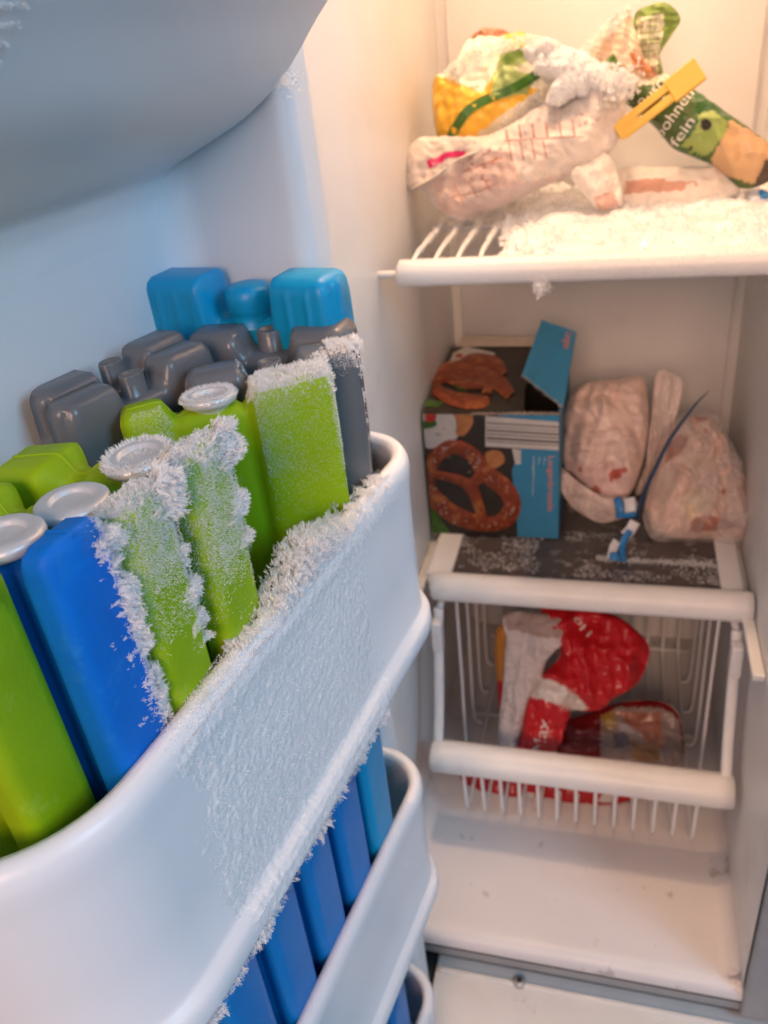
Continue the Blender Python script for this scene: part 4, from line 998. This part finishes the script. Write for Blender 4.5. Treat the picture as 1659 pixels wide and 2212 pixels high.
me = inflate(Z8([(720, 760), (760, 420), (800, 120), (880, 80), (960, 120), (1010, 200), (960, 420), (860, 640), (760, 860), (680, 1030), (640, 1000)]), (.235, .40, .42), (.1, -.95, .2), .006, .006, .006, 40, 84, base=(.62, .40, .32), stretch=(2, 1, .5))
link('gathered_film', me, M_film2, mb)
me = inflate(Z8([(60, 820), (110, 860), (290, 990), (430, 1060), (560, 1070), (640, 1060), (660, 1180), (500, 1230), (360, 1250), (180, 1150), (70, 1000)]), (.18, .335, .34), (0, -.8, .6), .006, .004, .004, 40, 85, base=(.6, .5, .46))
link('loose_film', me, M_film2, mb)
m2 = thing('meat_bag', 'sprawling bag of frozen meat by the right-hand wall of the compartment', 'meat')
me = inflate(Z8([(820, 640), (900, 520), (1050, 440), (1200, 430), (1290, 540), (1380, 720), (1440, 800), (1500, 1000), (1560, 1200), (1580, 1340), (1400, 1390), (1150, 1380), (900, 1370), (760, 1290), (720, 1130), (760, 960), (790, 780)]), (.28, .375, .37), (.1, -.78, .62), .036, .03, .011, 26, 91, center=z8(1120, 960), base=(.80, .57, .47),
             regions=[(Z8([(1090, 440), (1190, 430), (1200, 470), (1110, 480)]), red), (Z8([(1160, 530), (1200, 530), (1195, 560), (1165, 560)]), red), (Z8([(1300, 990), (1330, 990), (1330, 1030), (1295, 1030)]), red), (Z8([(1050, 1330), (1080, 1230), (1160, 1190), (1400, 1240), (1480, 1290), (1300, 1300), (1120, 1330)]), (.48, .22, .16)), (Z8([(860, 800), (900, 640), (1010, 560), (1060, 580), (1000, 700)]), (.46, .21, .15)), (Z8([(980, 1050), (1100, 960), (1200, 1000), (1180, 1160), (1060, 1240), (1000, 1180)]), (.78, .60, .42))])
link('meat', me, M_meat, m2)
me = inflate(Z8([(800, 700), (880, 500), (1040, 400), (1230, 400), (1330, 560), (1440, 760), (1540, 1000), (1620, 1330), (1570, 1430), (1440, 1450), (1260, 1420), (1000, 1400), (780, 1380), (700, 1200), (740, 950)]), (.28, .366, .37), (.1, -.78, .62), .041, .02, .013, 30, 93, center=z8(1120, 960), base=(.8, .8, .8))
link('clear_bag', me, M_film, m2)
# blue tie and printed blue-white tape on the bags
M_tie = mat('blue_tie', (.008, .05, .12), .35); M_tape = mat('tape_white', (.72, .72, .74), .4); M_tapeb = mat('tape_blue', (.02, .20, .50), .4)
tie = thing('bag_tie', 'thin dark blue plastic tie arching up between the meat bags', 'tie')
tp = [hy(z8(650, 1215), .318), hy(z8(700, 1040), .320), hy(z8(790, 840), .325), hy(z8(900, 620), .335), hy(z8(1040, 420), .345), hy(z8(1120, 320), .35), hy(z8(1205, 240), .355)]
tpc = catmull(tp, 6)
link('strip', tube(tpc, np.interp(np.linspace(0, 1, len(tpc)), [0, .5, 1], [.0052, .0056, .0010]), 8, flat=.4, up=(1, 0, 0)), M_tie, tie)
tape = thing('bag_tape', 'blue and white printed tape hanging over the glass shelf edge', 'tape')
def strip3(pix, w, ys, mt_, nm):
    P = catmull(np.array([hy(z8(*p), y) for p, y in zip(pix, ys)]), 6); return link(nm, tube(P, w, 8, flat=.18, up=(0, -1, 0)), mt_, tape)
strip3([(590, 1060), (600, 1130), (590, 1200)], .0070, (.330, .322, .318), M_tape, 'white_band')
strip3([(500, 1060), (520, 1140), (520, 1215)], .0045, (.328, .320, .316), M_tapeb, 'blue_band')
strip3([(505, 1195), (570, 1195), (640, 1185)], .0035, (.312, .312, .313), M_tapeb, 'blue_band')
strip3([(640, 1240), (600, 1310), (560, 1350)], .0065, (.310, .305, .302), M_tape, 'white_band')
strip3([(600, 1310), (545, 1400), (540, 1480), (550, 1550)], .0040, (.300, .295, .285, .272), M_tapeb, 'blue_band')
strip3([(500, 1390), (470, 1450), (455, 1530)], .0055, (.294, .285, .275), M_tape, 'white_band')
strip3([(480, 1480), (475, 1540)], .0050, (.276, .270), M_tapeb, 'blue_band')

# ------------------------------------------------------------------ bags in the basket
z7 = zp(1200, 1500, 1720, 1960)
def Z7(l): return [z7(*p) for p in l]
M_redbag = mat('red_film', (.5, .02, .02), .24, .3, 160, .08, 60, attr='Col')
rd = thing('frozen_food_bag', 'crumpled bright red bag with a white wave in the wire basket', 'bag')
RED = (.52, .012, .018)
me = inflate(Z7([(480, 60), (700, 60), (1040, 110), (1200, 200), (1340, 350), (1340, 480), (1260, 660), (1100, 760), (980, 860), (850, 880), (640, 880), (610, 1000), (600, 1200), (420, 1260), (280, 1270), (330, 1060), (390, 760), (500, 580), (640, 420)]), (.17, .262, .19), (.1, -.9, .42), .024, .02, .009, 26, 101, center=z7(800, 560), base=RED,
             regions=[(Z7([(420, 720), (480, 615), (600, 650), (740, 740), (830, 820), (865, 870), (740, 890), (610, 840), (500, 790), (390, 775)]), (.70, .64, .58))])
link('bag_body', me, M_redbag, rd); bv = bvh_of(me)
text_on('Ho', z7(905, 262), z7(770, 130), 60*.27, bv, M_ink_white, rd)
text_on('Max', z7(500, 1235), z7(560, 960), 26, bv, M_ink_white, rd)
me = inflate(Z7([(190, 110), (420, 100), (640, 150), (700, 300), (560, 420), (480, 640), (390, 800), (330, 1060), (270, 1270), (190, 1270), (145, 1060), (180, 720), (200, 400), (215, 240)]), (.12, .252, .19), (-.1, -.92, .35), .010, .010, .006, 34, 108, base=(.62, .55, .53), regions=[(Z7([(170, 80), (640, 100), (720, 300), (560, 300), (220, 240)]), (.40, .30, .27))])
link('frosted_window', me, M_bag_matt, rd)
me = inflate(Z7([(130, 240), (225, 230), (215, 640), (160, 880), (135, 640), (118, 460)]), (.10, .30, .20), (0, -1, .3), .008, .008, .003, 30, 109, base=(.55, .22, .03), regions=[(Z7([(100, 650), (240, 640), (240, 900), (100, 900)]), RED)])
link('side_gusset', me, M_redbag, rd)
pk_ = thing('frozen_food_bag', 'dark red packet with a printed meal picture deeper in the basket', 'bag')
me = inflate(Z7([(860, 900), (1100, 820), (1400, 800), (1560, 880), (1620, 1060), (1600, 1300), (1300, 1330), (960, 1280), (640, 1250), (600, 1000)]), (.24, .31, .10), (0, -.8, .6), .016, .02, .004, 26, 115, base=(.20, .010, .010),
             regions=[(Z7([(960, 930), (1100, 850), (1460, 860), (1590, 960), (1640, 1320), (960, 1320)]), (.34, .25, .21)), (Z7([(950, 920), (1060, 880), (1090, 1000), (1010, 1050)]), (.42, .26, .06)), (Z7([(1090, 900), (1440, 900), (1460, 1200), (1250, 1080)]), (.40, .16, .10)), (Z7([(1060, 1060), (1160, 1050), (1200, 1150), (1080, 1180)]), (.15, .12, .14)), (Z7([(1200, 1120), (1420, 1150), (1440, 1290), (1220, 1280)]), (.36, .20, .09)), (Z7([(1110, 980), (1300, 1060), (1290, 1090), (1110, 1040)]), (.5, .42, .4))])
link('bag_body', me, M_redbag, pk_)
z6b = zp(1000, 1450, 1920, 2150)
lw = thing('frozen_food_bag', 'red packet lying on the bottom wires of the basket', 'bag')
me = inflate([z6b(*p) for p in [(300, 830), (700, 850), (1000, 900), (1120, 940), (1050, 990), (880, 1015), (600, 985), (420, 975), (305, 950)]], (.15, .245, .05), (0, -.85, .5), .014, .02, .003, 26, 121, base=(.42, .010, .014),
             regions=[([z6b(*p) for p in [(890, 1000), (930, 930), (1000, 930), (970, 1010)]], (.6, .55, .5)), ([z6b(*p) for p in [(550, 975), (580, 955), (610, 965), (600, 990)]], (.6, .55, .5)), ([z6b(*p) for p in [(1010, 930), (1130, 940), (1060, 980)]], (.5, .46, .42))])
link('bag_body', me, M_redbag, lw)
